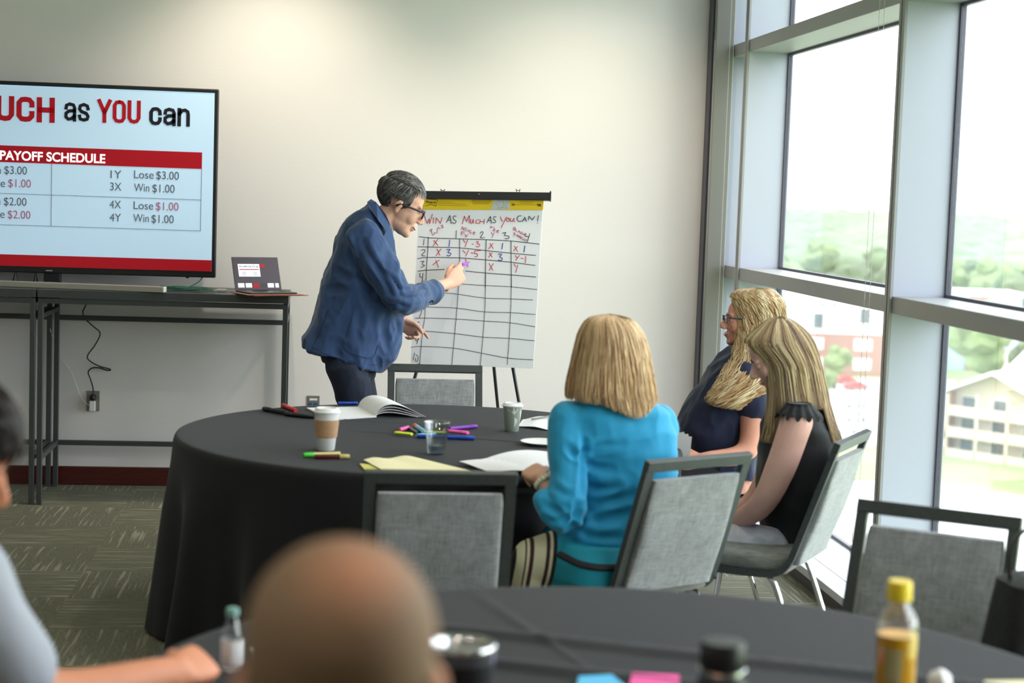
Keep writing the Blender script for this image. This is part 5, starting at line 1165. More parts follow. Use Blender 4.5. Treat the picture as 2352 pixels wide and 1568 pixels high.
creases(me, [([(660 + x / 2.703, 370 + y / 2.703) for x, y in L_], w_, d_) for L_, w_, d_ in (
    ([(610, 405), (640, 520), (690, 640), (712, 740)], .016, .016), ([(470, 500), (520, 600), (590, 690)], .014, .010), ([(540, 640), (600, 730), (650, 820)], .012, .011), ([(600, 690), (670, 760), (700, 830)], .011, .010),
    ([(440, 720), (520, 800), (640, 880)], .015, .013), ([(690, 790), (760, 800), (850, 780)], .010, .008), ([(720, 860), (800, 840), (880, 830)], .010, .007), ([(640, 900), (680, 880), (730, 900)], .012, .009),
    ([(560, 330), (600, 380), (620, 420)], .010, .008), ([(350, 420), (380, 520), (400, 640)], .018, .008), ([(230, 600), (300, 680), (420, 740)], .018, .008), ([(180, 770), (260, 800), (350, 800)], .016, .007),
    ([(620, 930), (600, 1040), (630, 1150)], .018, .009), ([(700, 930), (690, 1020), (660, 1130)], .014, .008), ([(480, 900), (440, 1000), (430, 1120)], .016, .006), ([(300, 1180), (320, 1220), (310, 1260)], .012, .005), ([(560, 1220), (575, 1260), (570, 1300)], .010, .005))])
wrinkle(me, .016, 4.6, (1.4, 1, .5), 3)
wrinkle(me, .004, 11, (1.3, 1, .8), 9)
jk = obj('jacket', me, m_jk, man, world=True)
m_jk2 = mat('blue_jacket_edge', srgb(32, 50, 86), .8)
def ystrip(nm, pts, w_, m, par, Yoff, **k):
    return obj(nm, sweep(catmull([pm(x, y, Y) for x, y, Y in pts], 4), (w_, w_ * .5), 8, up=(0, -1, 0)), m, par, world=True, smooth=True)
# collar and lapel folded back, on the near side
def leaf(nm, pts, m, par, th=.004):
    bm = BM(); a = [bm.verts.new(p_) for p_ in pts]; f = bm.faces.new(a); r_ = bmesh.ops.extrude_face_region(bm, geom=[f]); bmesh.ops.translate(bm, vec=(0, th, 0), verts=[v for v in r_['geom'] if isinstance(v, bmesh.types.BMVert)])
    bmesh.ops.recalc_face_normals(bm, faces=bm.faces[:]); return obj(nm, bm, m, par, world=True)
leaf('collar', [pm(852, 457, 8.03), pm(864, 464, 7.995), pm(886, 492, 7.975), pm(898, 520, 7.965), pm(887, 530, 7.925), pm(868, 505, 7.935), pm(850, 478, 7.97), pm(843, 464, 8.0)], m_jk, man)
leaf('lapel', [pm(888, 529, 7.925), pm(899, 521, 7.96), pm(907, 560, 7.95), pm(912, 610, 7.95), pm(916, 655, 7.95), pm(905, 628, 7.90), pm(893, 585, 7.885), pm(878, 548, 7.90)], m_jk, man)
leaf('shirt_collar', [pm(893, 508, 8.01), pm(901, 526, 8.01), pm(906, 548, 8.02), pm(902, 555, 8.02), pm(896, 535, 8.01)], mat('pale_blue_print_shirt', srgb(196, 214, 222), .7, var=.3, scale=90), man)
for k in range(4):
    p = pm(975 + k * 6, 694 - k * 1.2, 8.0 + k * .022); 
    obj('cuff_button', lathe([(0, .0), (.0065, 0), (.006, .003), (0, .003)], 14, Matrix.Translation(p + Vector((0, -.012, -.002))) @ Matrix.Rotation(R(90), 4, 'X')), m_jk2, jk, world=True, smooth=True)
def surf_line(nm, pts, m, par, w_=.0014, tgt=None):
    """a seam: each photo point dropped on the surface of the jacket"""
    from mathutils.bvhtree import BVHTree
    bv = surf_line.cache.get(tgt.name)
    if bv is None:
        Mw = wm(tgt); bv = BVHTree.FromPolygons([Mw @ v.co for v in tgt.data.vertices], [tuple(p_.vertices) for p_ in tgt.data.polygons]); surf_line.cache[tgt.name] = bv
    P = []
    for x, y in pts:
        d = _ray(x, y).normalized(); h = bv.ray_cast(CAM, d)
        if h[0] is not None: P.append(h[0] - d * .001)
    if len(P) > 1: return obj(nm, sweep(catmull(P, 4) if len(P) > 2 else P, w_, 6), m, par, world=True)
surf_line.cache = {}
kz = lambda *pts: [(660 + x / 2.703, 370 + y / 2.703) for x, y in pts]
surf_line('vent_seam', kz((258, 920), (235, 985), (205, 1050), (175, 1115), (150, 1185)), m_jk2, jk, .0028, jk)
surf_line('pocket_seam', kz((405, 935), (395, 1000), (370, 1080), (345, 1150), (380, 1185), (450, 1210), (530, 1220), (560, 1150), (580, 1080)), m_jk2, jk, .0013, jk)
surf_line('hem_stitch', kz((150, 1150), (230, 1195), (330, 1225), (430, 1250), (520, 1262), (590, 1255), (650, 1190)), m_jk2, jk, .001, jk)
surf_line('sleeve_seam', kz((540, 430), (470, 500), (425, 600), (440, 700), (500, 770)), m_jk2, jk, .0016, jk)
surf_line('cuff_edge', kz((945, 720), (952, 780), (948, 870)), m_jk2, jk, .003, jk)
# trousers, shoes
bm = BM()
loft([psec(728, 800, 868, 838, YM, .15), psec(738, 830, 860, 870, YM, .15)], 28, bm)
for yy, fx in ((8.0, 0), (8.2, 10)):
    limb(bm, [pm(795 + fx, 835, yy), pm(818 + fx, 930, yy), pm(828 + fx, 1020, yy), Vector((pm(812 + fx, 900).x, yy, .09))], [(.118, .10), (.092, .085), (.07, .07), (.062, .062)])
me = fuse(bm, .008, 4, 'trousers'); wrinkle(me, .006, 8, (1, 1, .8), 5); obj('trousers', me, mat('dark_navy_denim', srgb(26, 34, 54), .85, var=.12, scale=30), man, world=True)
for yy, fx in ((8.0, 0), (8.2, 10)):
    obj('shoe', shoe(BM(), (pm(812 + fx, 900).x, yy), (1, .05), 1.05), mat('brown_shoe', srgb(58, 34, 24), .4), man, world=True, smooth=True)
# short greying hair: fine locks rooted on the scalp
def short_hair(M, n_, cols, hairline, flow, length=.032, w_=.0013, lift=.008, seed=3, capgrow=.006):
    rnd = random.Random(seed); V_, F_, C_ = [], [], []; c0, r0 = Vector((0, -.014, .044)), Vector((.0745, .0975, .0845)); cap = capgrow
    def surf(q, e): # nearest point on grown ellipsoid along its own direction
        d = Vector((q.x / r0.x, q.y / r0.y, q.z / r0.z)).normalized(); return Vector((d.x * (r0.x + e), d.y * (r0.y + e), d.z * (r0.z + e)))
    i = 0
    while i < n_:
        d = Vector((rnd.gauss(0, 1), rnd.gauss(0, 1), rnd.gauss(0, 1))).normalized(); q = Vector((d.x * r0.x, d.y * r0.y, d.z * r0.z)); pl_ = q + c0
        if not hairline(pl_): continue
        i += 1; L_ = length * rnd.uniform(.6, 1.1) * (1 if pl_.z > .06 else .55); col = cols[rnd.randrange(len(cols))]; jit = rnd.uniform(.7, 1.25); P = []; cur = q.copy()
        for k in range(5):
            f = k / 4; s_ = surf(cur, cap * .5 + lift * math.sin(PI * .6 * f) * (1 if pl_.z > .08 else .4)); P.append(s_ + c0)
            fl = flow(cur + c0); nn = s_.normalized(); fl = (fl - nn * fl.dot(nn)); fl = fl.normalized() if fl.length > 1e-4 else Vector((0, 1, 0)); cur = cur + (fl + Vector((rnd.gauss(0, .12), rnd.gauss(0, .12), rnd.gauss(0, .12)))) * L_ / 4
        base = len(V_)
        for k in range(5):
            t_ = (P[min(k + 1, 4)] - P[max(k - 1, 0)]).normalized(); nn = (P[k] - c0).normalized(); sd = t_.cross(nn).normalized(); r_ = w_ * (1.2 - .9 * k / 4)
            for a in range(3): th = 2 * PI * a / 3; V_.append(M @ (P[k] + sd * r_ * math.cos(th) + nn * r_ * math.sin(th))); C_.append(tuple(min(1, c * jit) for c in col))
        for k in range(4):
            for a in range(3): F_.append((base + k * 3 + a, base + k * 3 + (a + 1) % 3, base + (k + 1) * 3 + (a + 1) % 3, base + (k + 1) * 3 + a))
    # close-fitting cap under the locks
    base = len(V_); ns, mr = 48, 30
    for j in range(mr + 1):
        for a in range(ns):
            th, ph = PI * j / mr, 2 * PI * a / ns; d = Vector((math.sin(th) * math.cos(ph), math.sin(th) * math.sin(ph), math.cos(th))); V_.append(M @ (Vector((d.x * (r0.x + cap * .55), d.y * (r0.y + cap * .55), d.z * (r0.z + cap * .55))) + c0)); C_.append(tuple(c * .75 for c in cols[0]))
    for j in range(mr):
        for a in range(ns):
            th, ph = PI * (j + .5) / mr, 2 * PI * (a + .5) / ns; q = Vector((math.sin(th) * math.cos(ph) * r0.x, math.sin(th) * math.sin(ph) * r0.y, math.cos(th) * r0.z)) + c0
            if hairline(q): F_.append((base + j * ns + a, base + (j + 1) * ns + a, base + (j + 1) * ns + (a + 1) % ns, base + j * ns + (a + 1) % ns))
    me = bpy.data.meshes.new('hair'); me.from_pydata([tuple(v) for v in V_], [], F_); at_ = me.color_attributes.new('Col', 'FLOAT_COLOR', 'POINT'); at_.data.foreach_set('color', [x for c in C_ for x in (*c[:3], 1)]); me.update(); smooth_mesh(me); return me
def hl_man(p):
    if p.z > .068 + .40 * max(0, p.y - .015): return True
    if p.y > .032: return False
    lim = -.055 if p.y < -.045 else (.028 if p.y < -.0 else (-.002))
    if -.045 <= p.y < -.0: lim = .022
    return p.z > lim
def fl_man(p):
    return Vector((.25 if p.x > -.02 else -.25, .9, .25)) if p.z > .085 else Vector((0, -.35, -.9))
obj('hair', short_hair(MH, 3600, [lin(74, 68, 66), lin(92, 86, 84), lin(130, 126, 124), lin(60, 54, 52), lin(160, 158, 156)], hl_man, fl_man, .036, .0014, .007), m_hair, man, world=True)
# purple marker in his hand
dpen = (pm(1044, 611, 8.36) - tip).normalized(); c_ = tip + dpen * .068
t = thing('marker_pen', 'purple marker in the presenter\'s writing hand, tip on the chart', 'pen', tuple(c_))
Mz = Vector((0, 0, 1)); xx = dpen.cross(Mz).normalized(); Mp = frame_M(tip, xx, dpen.cross(xx), dpen)
obj('barrel', lathe([(0, .016), (.006, .018), (.0085, .028), (.0085, .118), (.0075, .122), (0, .122)], 18, Mp), mat('purple_plastic', srgb(168, 84, 226), .35), t, world=True, smooth=False)
obj('nib', lathe([(0, .0015), (.0018, .003), (.004, .014), (.006, .018), (0, .018)], 12, Mp), m_iris, t, world=True, smooth=True)

# ---- woman in the turquoise cardigan, seen from behind
YT = 5.55
def pt(x, y, Y=YT): return at(x, y, Y=Y)
wt = thing('person', 'woman with a blonde bob in a turquoise cardigan and striped skirt, seen from behind', 'person', (pt(1350, 1300).x, YT, 0))
sk_t = skin('skin_turquoise_woman', (224, 172, 146))
MT = hframe(pt(1398, 815), (-.45, .86, -.22), (-.05, .15, 1), 1.0)
bm = BM(); head_bm(bm, MT, True); limb(bm, [pt(1400, 850), pt(1408, 930)], [.05, .055])
loft([psec(1310, 960, 1510, 965, YT, .09), psec(1315, 1080, 1530, 1080, YT, .10), psec(1290, 1240, 1440, 1260, YT, .11), psec(1275, 1300, 1430, 1320, YT, .12)], 28, bm)
w1 = pt(1243, 1096, 5.50)
limb(bm, [pt(1300, 965), pt(1300, 1175, 5.41), w1], [.045, .033, .026])
hand_bm(bm, w1, (pt(1190, 1056, 5.66) - w1), (.5, .6, .5), (-.1, -.75, .5), .93, curl=((40, 50, 30), (48, 50, 30), (55, 50, 30), (60, 50, 30)), tdir=(.55, .8, -.2))
w2 = Vector((.98, 5.98, .80)); limb(bm, [pt(1520, 975, 5.6), Vector((1.14, 5.72, .82)), w2], [.045, .04, .026]); hand_bm(bm, w2, (-.7, .3, -.1), (.0, .2, 1), (-.1, -.9, .3), .93)
hipT = Vector((pt(1375, 1300).x, 5.50, .50))
kn = [pt(1228, 1290, 5.52), Vector((.86, 5.80, .50))]
for k_, hx in zip(kn, (-.06, .07)):
    limb(bm, [hipT + Vector((hx, 0, 0)), k_, Vector((k_.x - .02, k_.y + .02, .09))], [.08, .055, .04])
body = obj('body', fuse(bm, .0055, 3), sk_t, wt, world=True)
# skirt with printed bands across the thighs
m_sk = bpy.data.materials.new('banded_skirt'); m_sk.use_nodes = True; n = m_sk.node_tree; b = n.nodes['Principled BSDF']; b.inputs['Roughness'].default_value = .8
tcn = n.nodes.new('ShaderNodeTexCoord'); sp = n.nodes.new('ShaderNodeSeparateXYZ'); mr = n.nodes.new('ShaderNodeMapRange'); cr = n.nodes.new('ShaderNodeValToRGB'); cr.color_ramp.interpolation = 'CONSTANT'
n.links.new(tcn.outputs['Object'], sp.inputs[0]); ad = n.nodes.new('ShaderNodeMath'); ad.operation = 'MULTIPLY_ADD'; ad.inputs[1].default_value = -.10; n.links.new(sp.outputs['Z'], ad.inputs[0]); n.links.new(sp.outputs['X'], ad.inputs[2])
n.links.new(ad.outputs[0], mr.inputs[0]); wx = wt.location.x
zx = lambda zp_: pt(1100 + zp_ / 4.13, 1270).x - wx - .10 * .50
mr.inputs[1].default_value = zx(280); mr.inputs[2].default_value = zx(1000); n.links.new(mr.outputs[0], cr.inputs[0]); n.links.new(cr.outputs[0], b.inputs['Base Color'])
cream, dk, rd, teal = srgb(196, 192, 160), srgb(16, 12, 18), srgb(52, 14, 28), srgb(14, 140, 162)
stops = [(280, dk), (330, cream), (400, rd), (413, cream), (440, rd), (476, cream), (580, rd), (612, cream), (640, dk), (672, teal)]
els = cr.color_ramp.elements
while len(els) > 1: els.remove(els[-1])
els[0].position = 0; els[0].color = dk
for xz, c in stops[1:]: e = els.new((xz - 280) / 720); e.color = c
bm = BM(); loft([psec(1262, 1235, 1450, 1245, 5.50, .13), psec(1250, 1270, 1455, 1290, 5.50, .17), psec(1255, 1320, 1450, 1335, 5.50, .16)], 28, bm)
limb(bm, [hipT + Vector((-.02, .0, .0)), pt(1300, 1283, 5.50), kn[0]], [(.12, .12), (.105, .105), (.082, .082)]); limb(bm, [hipT + Vector((.08, 0, 0)), kn[1]], [.11, .08]); limb(bm, [kn[0], kn[0] + Vector((-.01, .02, -.13))], [.08, .07])
obj('skirt', fuse(bm, .007, 4, 'skirt'), m_sk, wt, world=True)
surf_skirt = [o_ for o_ in wt.children if o_.name.startswith('skirt')][0]
surf_line('waistband', [(1285, 1272), (1310, 1285), (1335, 1296), (1375, 1303), (1420, 1303)], mat('black_trim', (.01, .01, .014, 1), .7), wt, .012, surf_skirt)
bm = BM()
loft([psec(1368, 905, 1440, 905, YT, .06), psec(1310, 925, 1505, 928, YT, .085), psec(1278, 945, 1535, 948, YT, .105), psec(1270, 985, 1548, 985, YT, .115), psec(1292, 1040, 1556, 1035, YT, .12), psec(1305, 1100, 1553, 1100, YT, .12), psec(1300, 1160, 1525, 1165, YT, .12),
      psec(1280, 1215, 1482, 1225, YT - .02, .125), psec(1262, 1258, 1458, 1275, YT - .03, .135), psec(1258, 1275, 1455, 1292, YT - .03, .14)], 40, bm, power=2.3)
limb(bm, [pt(1305, 968, 5.53), pt(1300, 1080, 5.46), pt(1300, 1182, 5.40), pt(1252, 1152, 5.44)], [(.068, .070), (.065, .064), (.058, .058), (.042, .042)], k=6)
limb(bm, [pt(1515, 975, 5.58), Vector((1.15, 5.70, .84)), Vector((1.08, 5.85, .82))], [.066, .056, .042])
me = fuse(bm, .006, 4, 'cardigan'); creases(me, [([(1100 + x / 4.1275, 980 + y / 4.1275) for x, y in L_], w_, d_) for L_, w_, d_ in (
    ([(990, 150), (985, 300), (980, 450), (960, 640)], .012, .014), ([(1010, 330), (1100, 390), (1250, 400)], .012, .008), ([(1000, 240), (1150, 200), (1350, 160)], .013, .007), ([(1020, 560), (1150, 590), (1300, 560)], .014, .008),
    ([(960, 860), (1150, 900), (1400, 820)], .016, .010), ([(870, 950), (1050, 1030), (1350, 1050)], .014, .010), ([(760, 1000), (900, 1090), (1100, 1150)], .012, .008), ([(940, 720), (930, 850), (870, 950)], .012, .012),
    ([(620, 740), (720, 800), (800, 880)], .012, .009), ([(640, 860), (760, 900), (880, 860)], .011, .008), ([(850, 200), (900, 260), (970, 300)], .011, .008), ([(700, 560), (800, 640), (900, 660)], .013, .006), ([(1150, 720), (1300, 700), (1450, 640)], .014, .007))])
wrinkle(me, .009, 3.0, (1.3, 1, 2.2), 13); wrinkle(me, .003, 7, (1.5, 1, .9), 4)
obj('cardigan', me, mat('turquoise_knit', srgb(24, 148, 194), .75, bump=.06, bscale=500, sheen=.3), wt, world=True)
t_ = (w1 - pt(1300, 1185, 5.40)).normalized(); Mw = frame_M(w1 - t_ * .02, t_.cross(Vector((0, 0, 1))).normalized(), t_.cross(t_.cross(Vector((0, 0, 1)))).normalized(), t_)
wb = obj('wristwatch', lathe([(.028, -.009), (.031, -.009), (.032, 0), (.031, .009), (.028, .009), (.027, 0), (.028, -.009)], 28, Mw, cap=False), mat('pale_gold', srgb(214, 200, 168), .3, metal=.7), wt, world=True, smooth=True)
bm = BM()
for k in range(16): ell(bm, (.0315 * math.cos(k * PI / 8), .0315 * math.sin(k * PI / 8), 0), (.006, .006, .008), Mw, 8)
obj('bracelet_links', bm, mat('pearl_links', srgb(226, 218, 196), .3), wb, world=True, smooth=True)
lv = [psec(1396, 721, 1402, 721, YT + .01, .003), psec(1380, 724, 1418, 724, YT + .01, .03), psec(1352, 732, 1450, 734, YT, .065), psec(1335, 757, 1472, 760, YT, .095), psec(1324, 795, 1485, 800, YT, .108), psec(1313, 845, 1494, 848, YT, .115), psec(1304, 885, 1502, 890, YT, .12), psec(1304, 915, 1506, 920, YT, .118), psec(1322, 940, 1502, 950, YT - .01, .11), psec(1360, 962, 1500, 975, YT - .02, .09)]
blond = [lin(150, 112, 82), lin(182, 144, 104), lin(204, 168, 124), lin(218, 188, 146), lin(232, 208, 172)]
def len_t(phi): # longest at the camera side right of centre
    a = (phi + PI / 2 + PI) % (2 * PI) - PI; return 7.1 + 1.15 * math.exp(-((a - .45) / .6) ** 2)
faceT = lambda phi, t: (1.25 < phi < 2.9) and t > 3.2
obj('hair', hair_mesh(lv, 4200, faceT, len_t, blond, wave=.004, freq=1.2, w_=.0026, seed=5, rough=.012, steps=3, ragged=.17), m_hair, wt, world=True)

# ---- woman in the black top, looking down
YB = 6.15
def pb(x, y, Y=YB): return at(x, y, Y=Y)
wb_ = thing('person', 'woman with long straight light-brown hair in a black ruffle-sleeve top, looking down', 'person', (pb(1800, 1280).x, YB, 0))
sk_b = skin('skin_black_top_woman', (226, 176, 160))
MB_ = hframe(pb(1783, 818), (-.86, .14, -.50), (-.5, .0, .86), .98)
bm = BM(); head_bm(bm, MB_, True); limb(bm, [pb(1800, 850), pb(1822, 930)], [.045, .055])
loft([psec(1765, 950, 1885, 950, YB, .13), psec(1755, 1040, 1895, 1050, YB, .13), psec(1755, 1150, 1875, 1170, YB, .13), psec(1750, 1230, 1860, 1260, YB, .14)], 28, bm)
limb(bm, [pb(1830, 968, 5.99), pb(1790, 1080, 5.98), pb(1742, 1165, 6.02), pb(1650, 1215, 6.22)], [(.062, .060), (.060, .055), (.048, .045), (.028, .028)], k=5)
hand_bm(bm, pb(1650, 1215, 6.22), (-.9, .5, -.05), (0, .3, .9), (0, -.9, .3), .92)
limb(bm, [pb(1800, 960, 6.32), pb(1740, 1140, 6.36), pb(1640, 1190, 6.38)], [.05, .045, .028]); hand_bm(bm, pb(1640, 1190, 6.38), (-.9, .1, -.1), (0, -.3, .9), (0, .9, .3), .92)
for yy, kx in ((6.05, 1560), (6.25, 1550)):
    K_ = pb(kx, 1262, yy + .1); limb(bm, [pb(1755, 1268, yy), K_, Vector((K_.x - .03, K_.y + .03, .09))], [.075, .055, .04])
body = obj('body', fuse(bm, .0052, 5), sk_b, wb_, world=True)
face_parts(body, MB_, mat('brown_brows', srgb(96, 66, 50), .7), lid=1.5, lip=(190, 108, 104), smile=True, down=True)
bm = BM(); loft([psec(1715, 1205, 1830, 1240, YB, .14), psec(1705, 1250, 1820, 1290, YB, .15)], 28, bm)
for yy, kx in ((6.05, 1560), (6.25, 1550)):
    K_ = pb(kx, 1262, yy + .1); limb(bm, [pb(1765, 1265, yy), pb(1680, 1255, yy + .05), K_, Vector((K_.x - .03, K_.y + .03, .10))], [.092, .088, .07, .045])
me = fuse(bm, .007, 4, 'trousers'); wrinkle(me, .007, 9, (1.4, 1, .7), 21); obj('trousers', me, mat('white_trousers', srgb(196, 194, 206), .8), wb_, world=True)
bm = BM(); loft([psec(1795, 922, 1860, 926, YB, .075), psec(1768, 940, 1885, 945, YB, .135), psec(1752, 975, 1905, 985, YB, .15), psec(1745, 1040, 1915, 1050, YB, .15), psec(1740, 1110, 1900, 1125, YB, .15), psec(1745, 1180, 1870, 1205, YB, .155), psec(1755, 1228, 1845, 1272, YB, .165)], 36, bm, power=2.3)
me = fuse(bm, .006, 4, 'blouse'); wrinkle(me, .008, 6, (1, 1, .8), 31); m_bl = mat('black_blouse', (.012, .012, .015, 1), .8, sheen=.15); obj('blouse', me, m_bl, wb_, world=True)
bm = BM() # ruffle sleeve cap: a fluted ring round the shoulder
sc_ = pb(1832, 945, 6.02); rr1 = []
for j in range(5):
    ring = []
    for k in range(72):
        a = 2 * PI * k / 72; f = j / 4; r_ = .045 + .038 * f + .007 * f * math.sin(13 * a); ring.append(bm.verts.new(sc_ + Vector((r_ * math.cos(a), -.02 + r_ * .95 * math.sin(a), .035 - .05 * f - .012 * f * math.sin(13 * a + 1)))))
    rr1.append(ring)
for a_, b2_ in zip(rr1, rr1[1:]):
    for k in range(72): bm.faces.new((a_[k], a_[(k + 1) % 72], b2_[(k + 1) % 72], b2_[k]))
bm.faces.new(rr1[0]); obj('ruffle_sleeve', bm, m_bl, wb_, world=True, smooth=True)
ltbr = [lin(92, 70, 54), lin(128, 100, 76), lin(170, 142, 104), lin(204, 180, 136), lin(224, 204, 162)]
lv = [psec(1786, 727, 1792, 727, YB, .003), psec(1762, 735, 1812, 731, YB, .04), psec(1732, 760, 1842, 752, YB, .075), psec(1712, 788, 1866, 783, YB, .095), psec(1748, 832, 1880, 830, YB, .100), psec(1752, 880, 1892, 882, YB, .105), psec(1750, 930, 1904, 935, YB, .12), psec(1742, 975, 1918, 980, YB, .135), psec(1732, 1010, 1930, 1015, YB, .14)]
def len_b(phi):
    a = (phi + PI / 2 + PI) % (2 * PI) - PI   # 0 at the camera side, + to the right
    return 8.0 if (a > .75 or a < -.5) else (6.0 if a > -.1 else 7.2)
def faceB(phi, t):
    a = (phi + PI / 2 + PI) % (2 * PI) - PI   # face opening at the left (a about -pi/2 .. -pi)
    return t > 3.05 and (a < -1.25 or a > 2.6)
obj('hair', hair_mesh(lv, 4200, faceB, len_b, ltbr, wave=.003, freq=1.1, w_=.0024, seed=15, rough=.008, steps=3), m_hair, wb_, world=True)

# ---- woman in the navy shirt with glasses
YN = 7.10
def pn(x, y, Y=YN): return at(x, y, Y=Y)
wn_ = thing('person', 'smiling woman with long wavy blonde hair, glasses and a navy shirt, leaning back', 'person', (pn(1700, 1100).x, YN, 0))
sk_n = skin('skin_navy_woman', (222, 158, 136))
MN = hframe(pn(1716, 736), (-.97, .05, .0), (.0, .0, 1), .94)
bm = BM(); head_bm(bm, MN, True); limb(bm, [pn(1722, 765), pn(1715, 830)], [.05, .062])
loft([psec(1660, 850, 1760, 860, YN, .15), psec(1600, 960, 1745, 960, YN, .16), psec(1590, 1060, 1740, 1060, YN, .16), psec(1620, 1120, 1740, 1120, YN, .17)], 28, bm)
e_ = pn(1716, 1032, 6.86); wq = pn(1612, 1056, 6.80); limb(bm, [pn(1730, 905, 6.92), e_, wq], [(.058, .058), (.046, .046), (.03, .03)], k=6)
hand_bm(bm, wq, (-.95, .0, -.1), (0, .3, .9), (0, -.9, .3), .92)
w3 = pn(1600, 1040, 7.05); limb(bm, [pn(1665, 850, 7.28), pn(1640, 1000, 7.30), w3], [.05, .045, .03]); hand_bm(bm, w3, (-.9, -.2, -.1), (0, -.3, .9), (0, .9, .3), .92)
for yy in (7.0, 7.22):
    K_ = Vector((1.36, yy, .50)); limb(bm, [Vector((1.72, yy, .50)), K_, Vector((1.34, yy, .09))], [.08, .056, .042])
body = obj('body', fuse(bm, .0052, 5), sk_n, wn_, world=True)
face_parts(body, MN, mat('blonde_brows', srgb(160, 120, 84), .7), lid=.6, lip=(190, 96, 92), smile=True)
glasses(wn_, MN, mat('teal_glasses', srgb(34, 66, 92), .3), lift=.002)
m_nv = mat('navy_shirt', srgb(26, 34, 66), .8, sheen=.2)
bm = BM(); loft([psec(1680, 795, 1745, 800, YN, .08), psec(1655, 815, 1765, 830, YN, .15), psec(1630, 850, 1768, 865, YN, .19), psec(1600, 895, 1765, 905, YN, .20), psec(1568, 945, 1752, 955, YN, .20), psec(1556, 985, 1745, 995, YN, .20), psec(1575, 1040, 1742, 1045, YN, .19), psec(1610, 1090, 1742, 1095, YN, .19)], 36, bm, power=2.3)
limb(bm, [pn(1722, 868, 6.95), pn(1732, 930, 6.90)], [(.085, .085), (.072, .075)]); limb(bm, [pn(1672, 850, 7.26), pn(1655, 930, 7.30)], [.075, .065])
me = fuse(bm, .007, 4, 'shirt'); wrinkle(me, .013, 6, (1.3, 1, .7), 41); obj('shirt', me, m_nv, wn_, world=True)
bm = BM(); loft([((1.72, 7.1, .50), (.16, 0, 0), (0, .18, 0)), ((1.72, 7.1, .62), (.15, 0, 0), (0, .17, 0))], 24, bm)
for yy in (7.0, 7.22): limb(bm, [Vector((1.72, yy, .53)), Vector((1.36, yy, .52)), Vector((1.34, yy, .10))], [.095, .07, .05])
obj('trousers', fuse(bm, .009, 4, 'trousers'), mat('dark_trousers', (.02, .02, .03, 1), .8), wn_, world=True)
wav = [lin(160, 122, 84), lin(190, 152, 106), lin(208, 178, 134), lin(226, 204, 166), lin(236, 220, 188)]
lv = [psec(1732, 661, 1738, 661, YN, .003), psec(1700, 666, 1768, 664, YN, .055), psec(1687, 676, 1783, 676, YN, .085), psec(1684, 696, 1793, 696, YN, .098), psec(1690, 735, 1797, 735, YN, .105), psec(1690, 780, 1795, 785, YN - .02, .115), psec(1676, 825, 1792, 840, YN - .06, .13), psec(1652, 862, 1785, 880, YN - .11, .13), psec(1634, 892, 1752, 908, YN - .14, .12), psec(1622, 918, 1712, 930, YN - .16, .10), psec(1640, 935, 1690, 942, YN - .17, .06)]
def len_n(phi): return 9.6
def faceN(phi, t):
    a = (phi + PI / 2 + PI) % (2 * PI) - PI
    return 2.5 < t < 5.2 and (a < -1.3 or a > 2.3)
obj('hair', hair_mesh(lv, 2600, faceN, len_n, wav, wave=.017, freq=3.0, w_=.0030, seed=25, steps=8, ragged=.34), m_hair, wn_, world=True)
# white booklet with a red pen before her
p = at(1568, 1060, Y=6.35); t = thing('folded_papers', 'white folded papers standing between the turquoise and navy shirts', 'papers', (p.x, p.y, p.z))
for k in range(3):
    a = R(-12 + 9 * k); M_ = Matrix.Translation((p.x, p.y, p.z)) @ Matrix.Rotation(a, 4, 'Y') @ Matrix.Rotation(R(-8), 4, 'X')
    obj('paper_leaf', bx(-.035 + .004 * k, .027, -.004 + .006 * k, -.002 + .006 * k, 0, .112 - .006 * k, M=M_), m_paperw, t, world=True)

# ---- close-cropped man nearest the camera, from behind
YC = 1.45
def pc(x, y, Y=YC): return at(x, y, Y=Y)
bald = thing('person', 'man with close-cropped thinning hair nearest the camera, seen from behind', 'person', (pc(780, 1400).x, YC - .1, 0))
ctr = pc(783, 1560); sB = 1.02
MC_ = hframe(Vector((ctr.x, YC, pc(783, 1225).z - .130 * 1.02 - .002)), (.05, .96, -.22), (0, .22, 1), 1.03) @ Matrix.Diagonal((1.10, 1.0, .98, 1))
m_crop = bpy.data.materials.new('cropped_scalp'); m_crop.use_nodes = True; n = m_crop.node_tree; b = n.nodes['Principled BSDF']; b.inputs['Roughness'].default_value = .75
at_n = n.nodes.new('ShaderNodeAttribute'); at_n.attribute_name = 'Col'; nz = n.nodes.new('ShaderNodeTexNoise'); nz.inputs['Scale'].default_value = 160; mrn = n.nodes.new('ShaderNodeMapRange'); mrn.inputs[3].default_value = .75; mrn.inputs[4].default_value = 1.25
tcn = n.nodes.new('ShaderNodeTexCoord'); n.links.new(tcn.outputs['Object'], nz.inputs['Vector']); n.links.new(nz.outputs['Fac'], mrn.inputs[0]); vm = n.nodes.new('ShaderNodeVectorMath'); vm.operation = 'SCALE'
n.links.new(at_n.outputs['Color'], vm.inputs[0]); n.links.new(mrn.outputs[0], vm.inputs['Scale']); n.links.new(vm.outputs[0], b.inputs['Base Color'])
bm = BM(); head_bm(bm, MC_); hc = MC_.translation
limb(bm, [hc + Vector((0, -.02, -.06)), hc + Vector((0, -.05, -.2))], [.062, .070])
loft([(hc + Vector((0, -.04, z)), (a, 0, 0), (0, b_, 0)) for z, a, b_ in ((-.17, .08, .07), (-.20, .15, .09), (-.24, .20, .11), (-.40, .19, .12), (-.62, .17, .13), (-.85, .18, .14))], 28, bm)
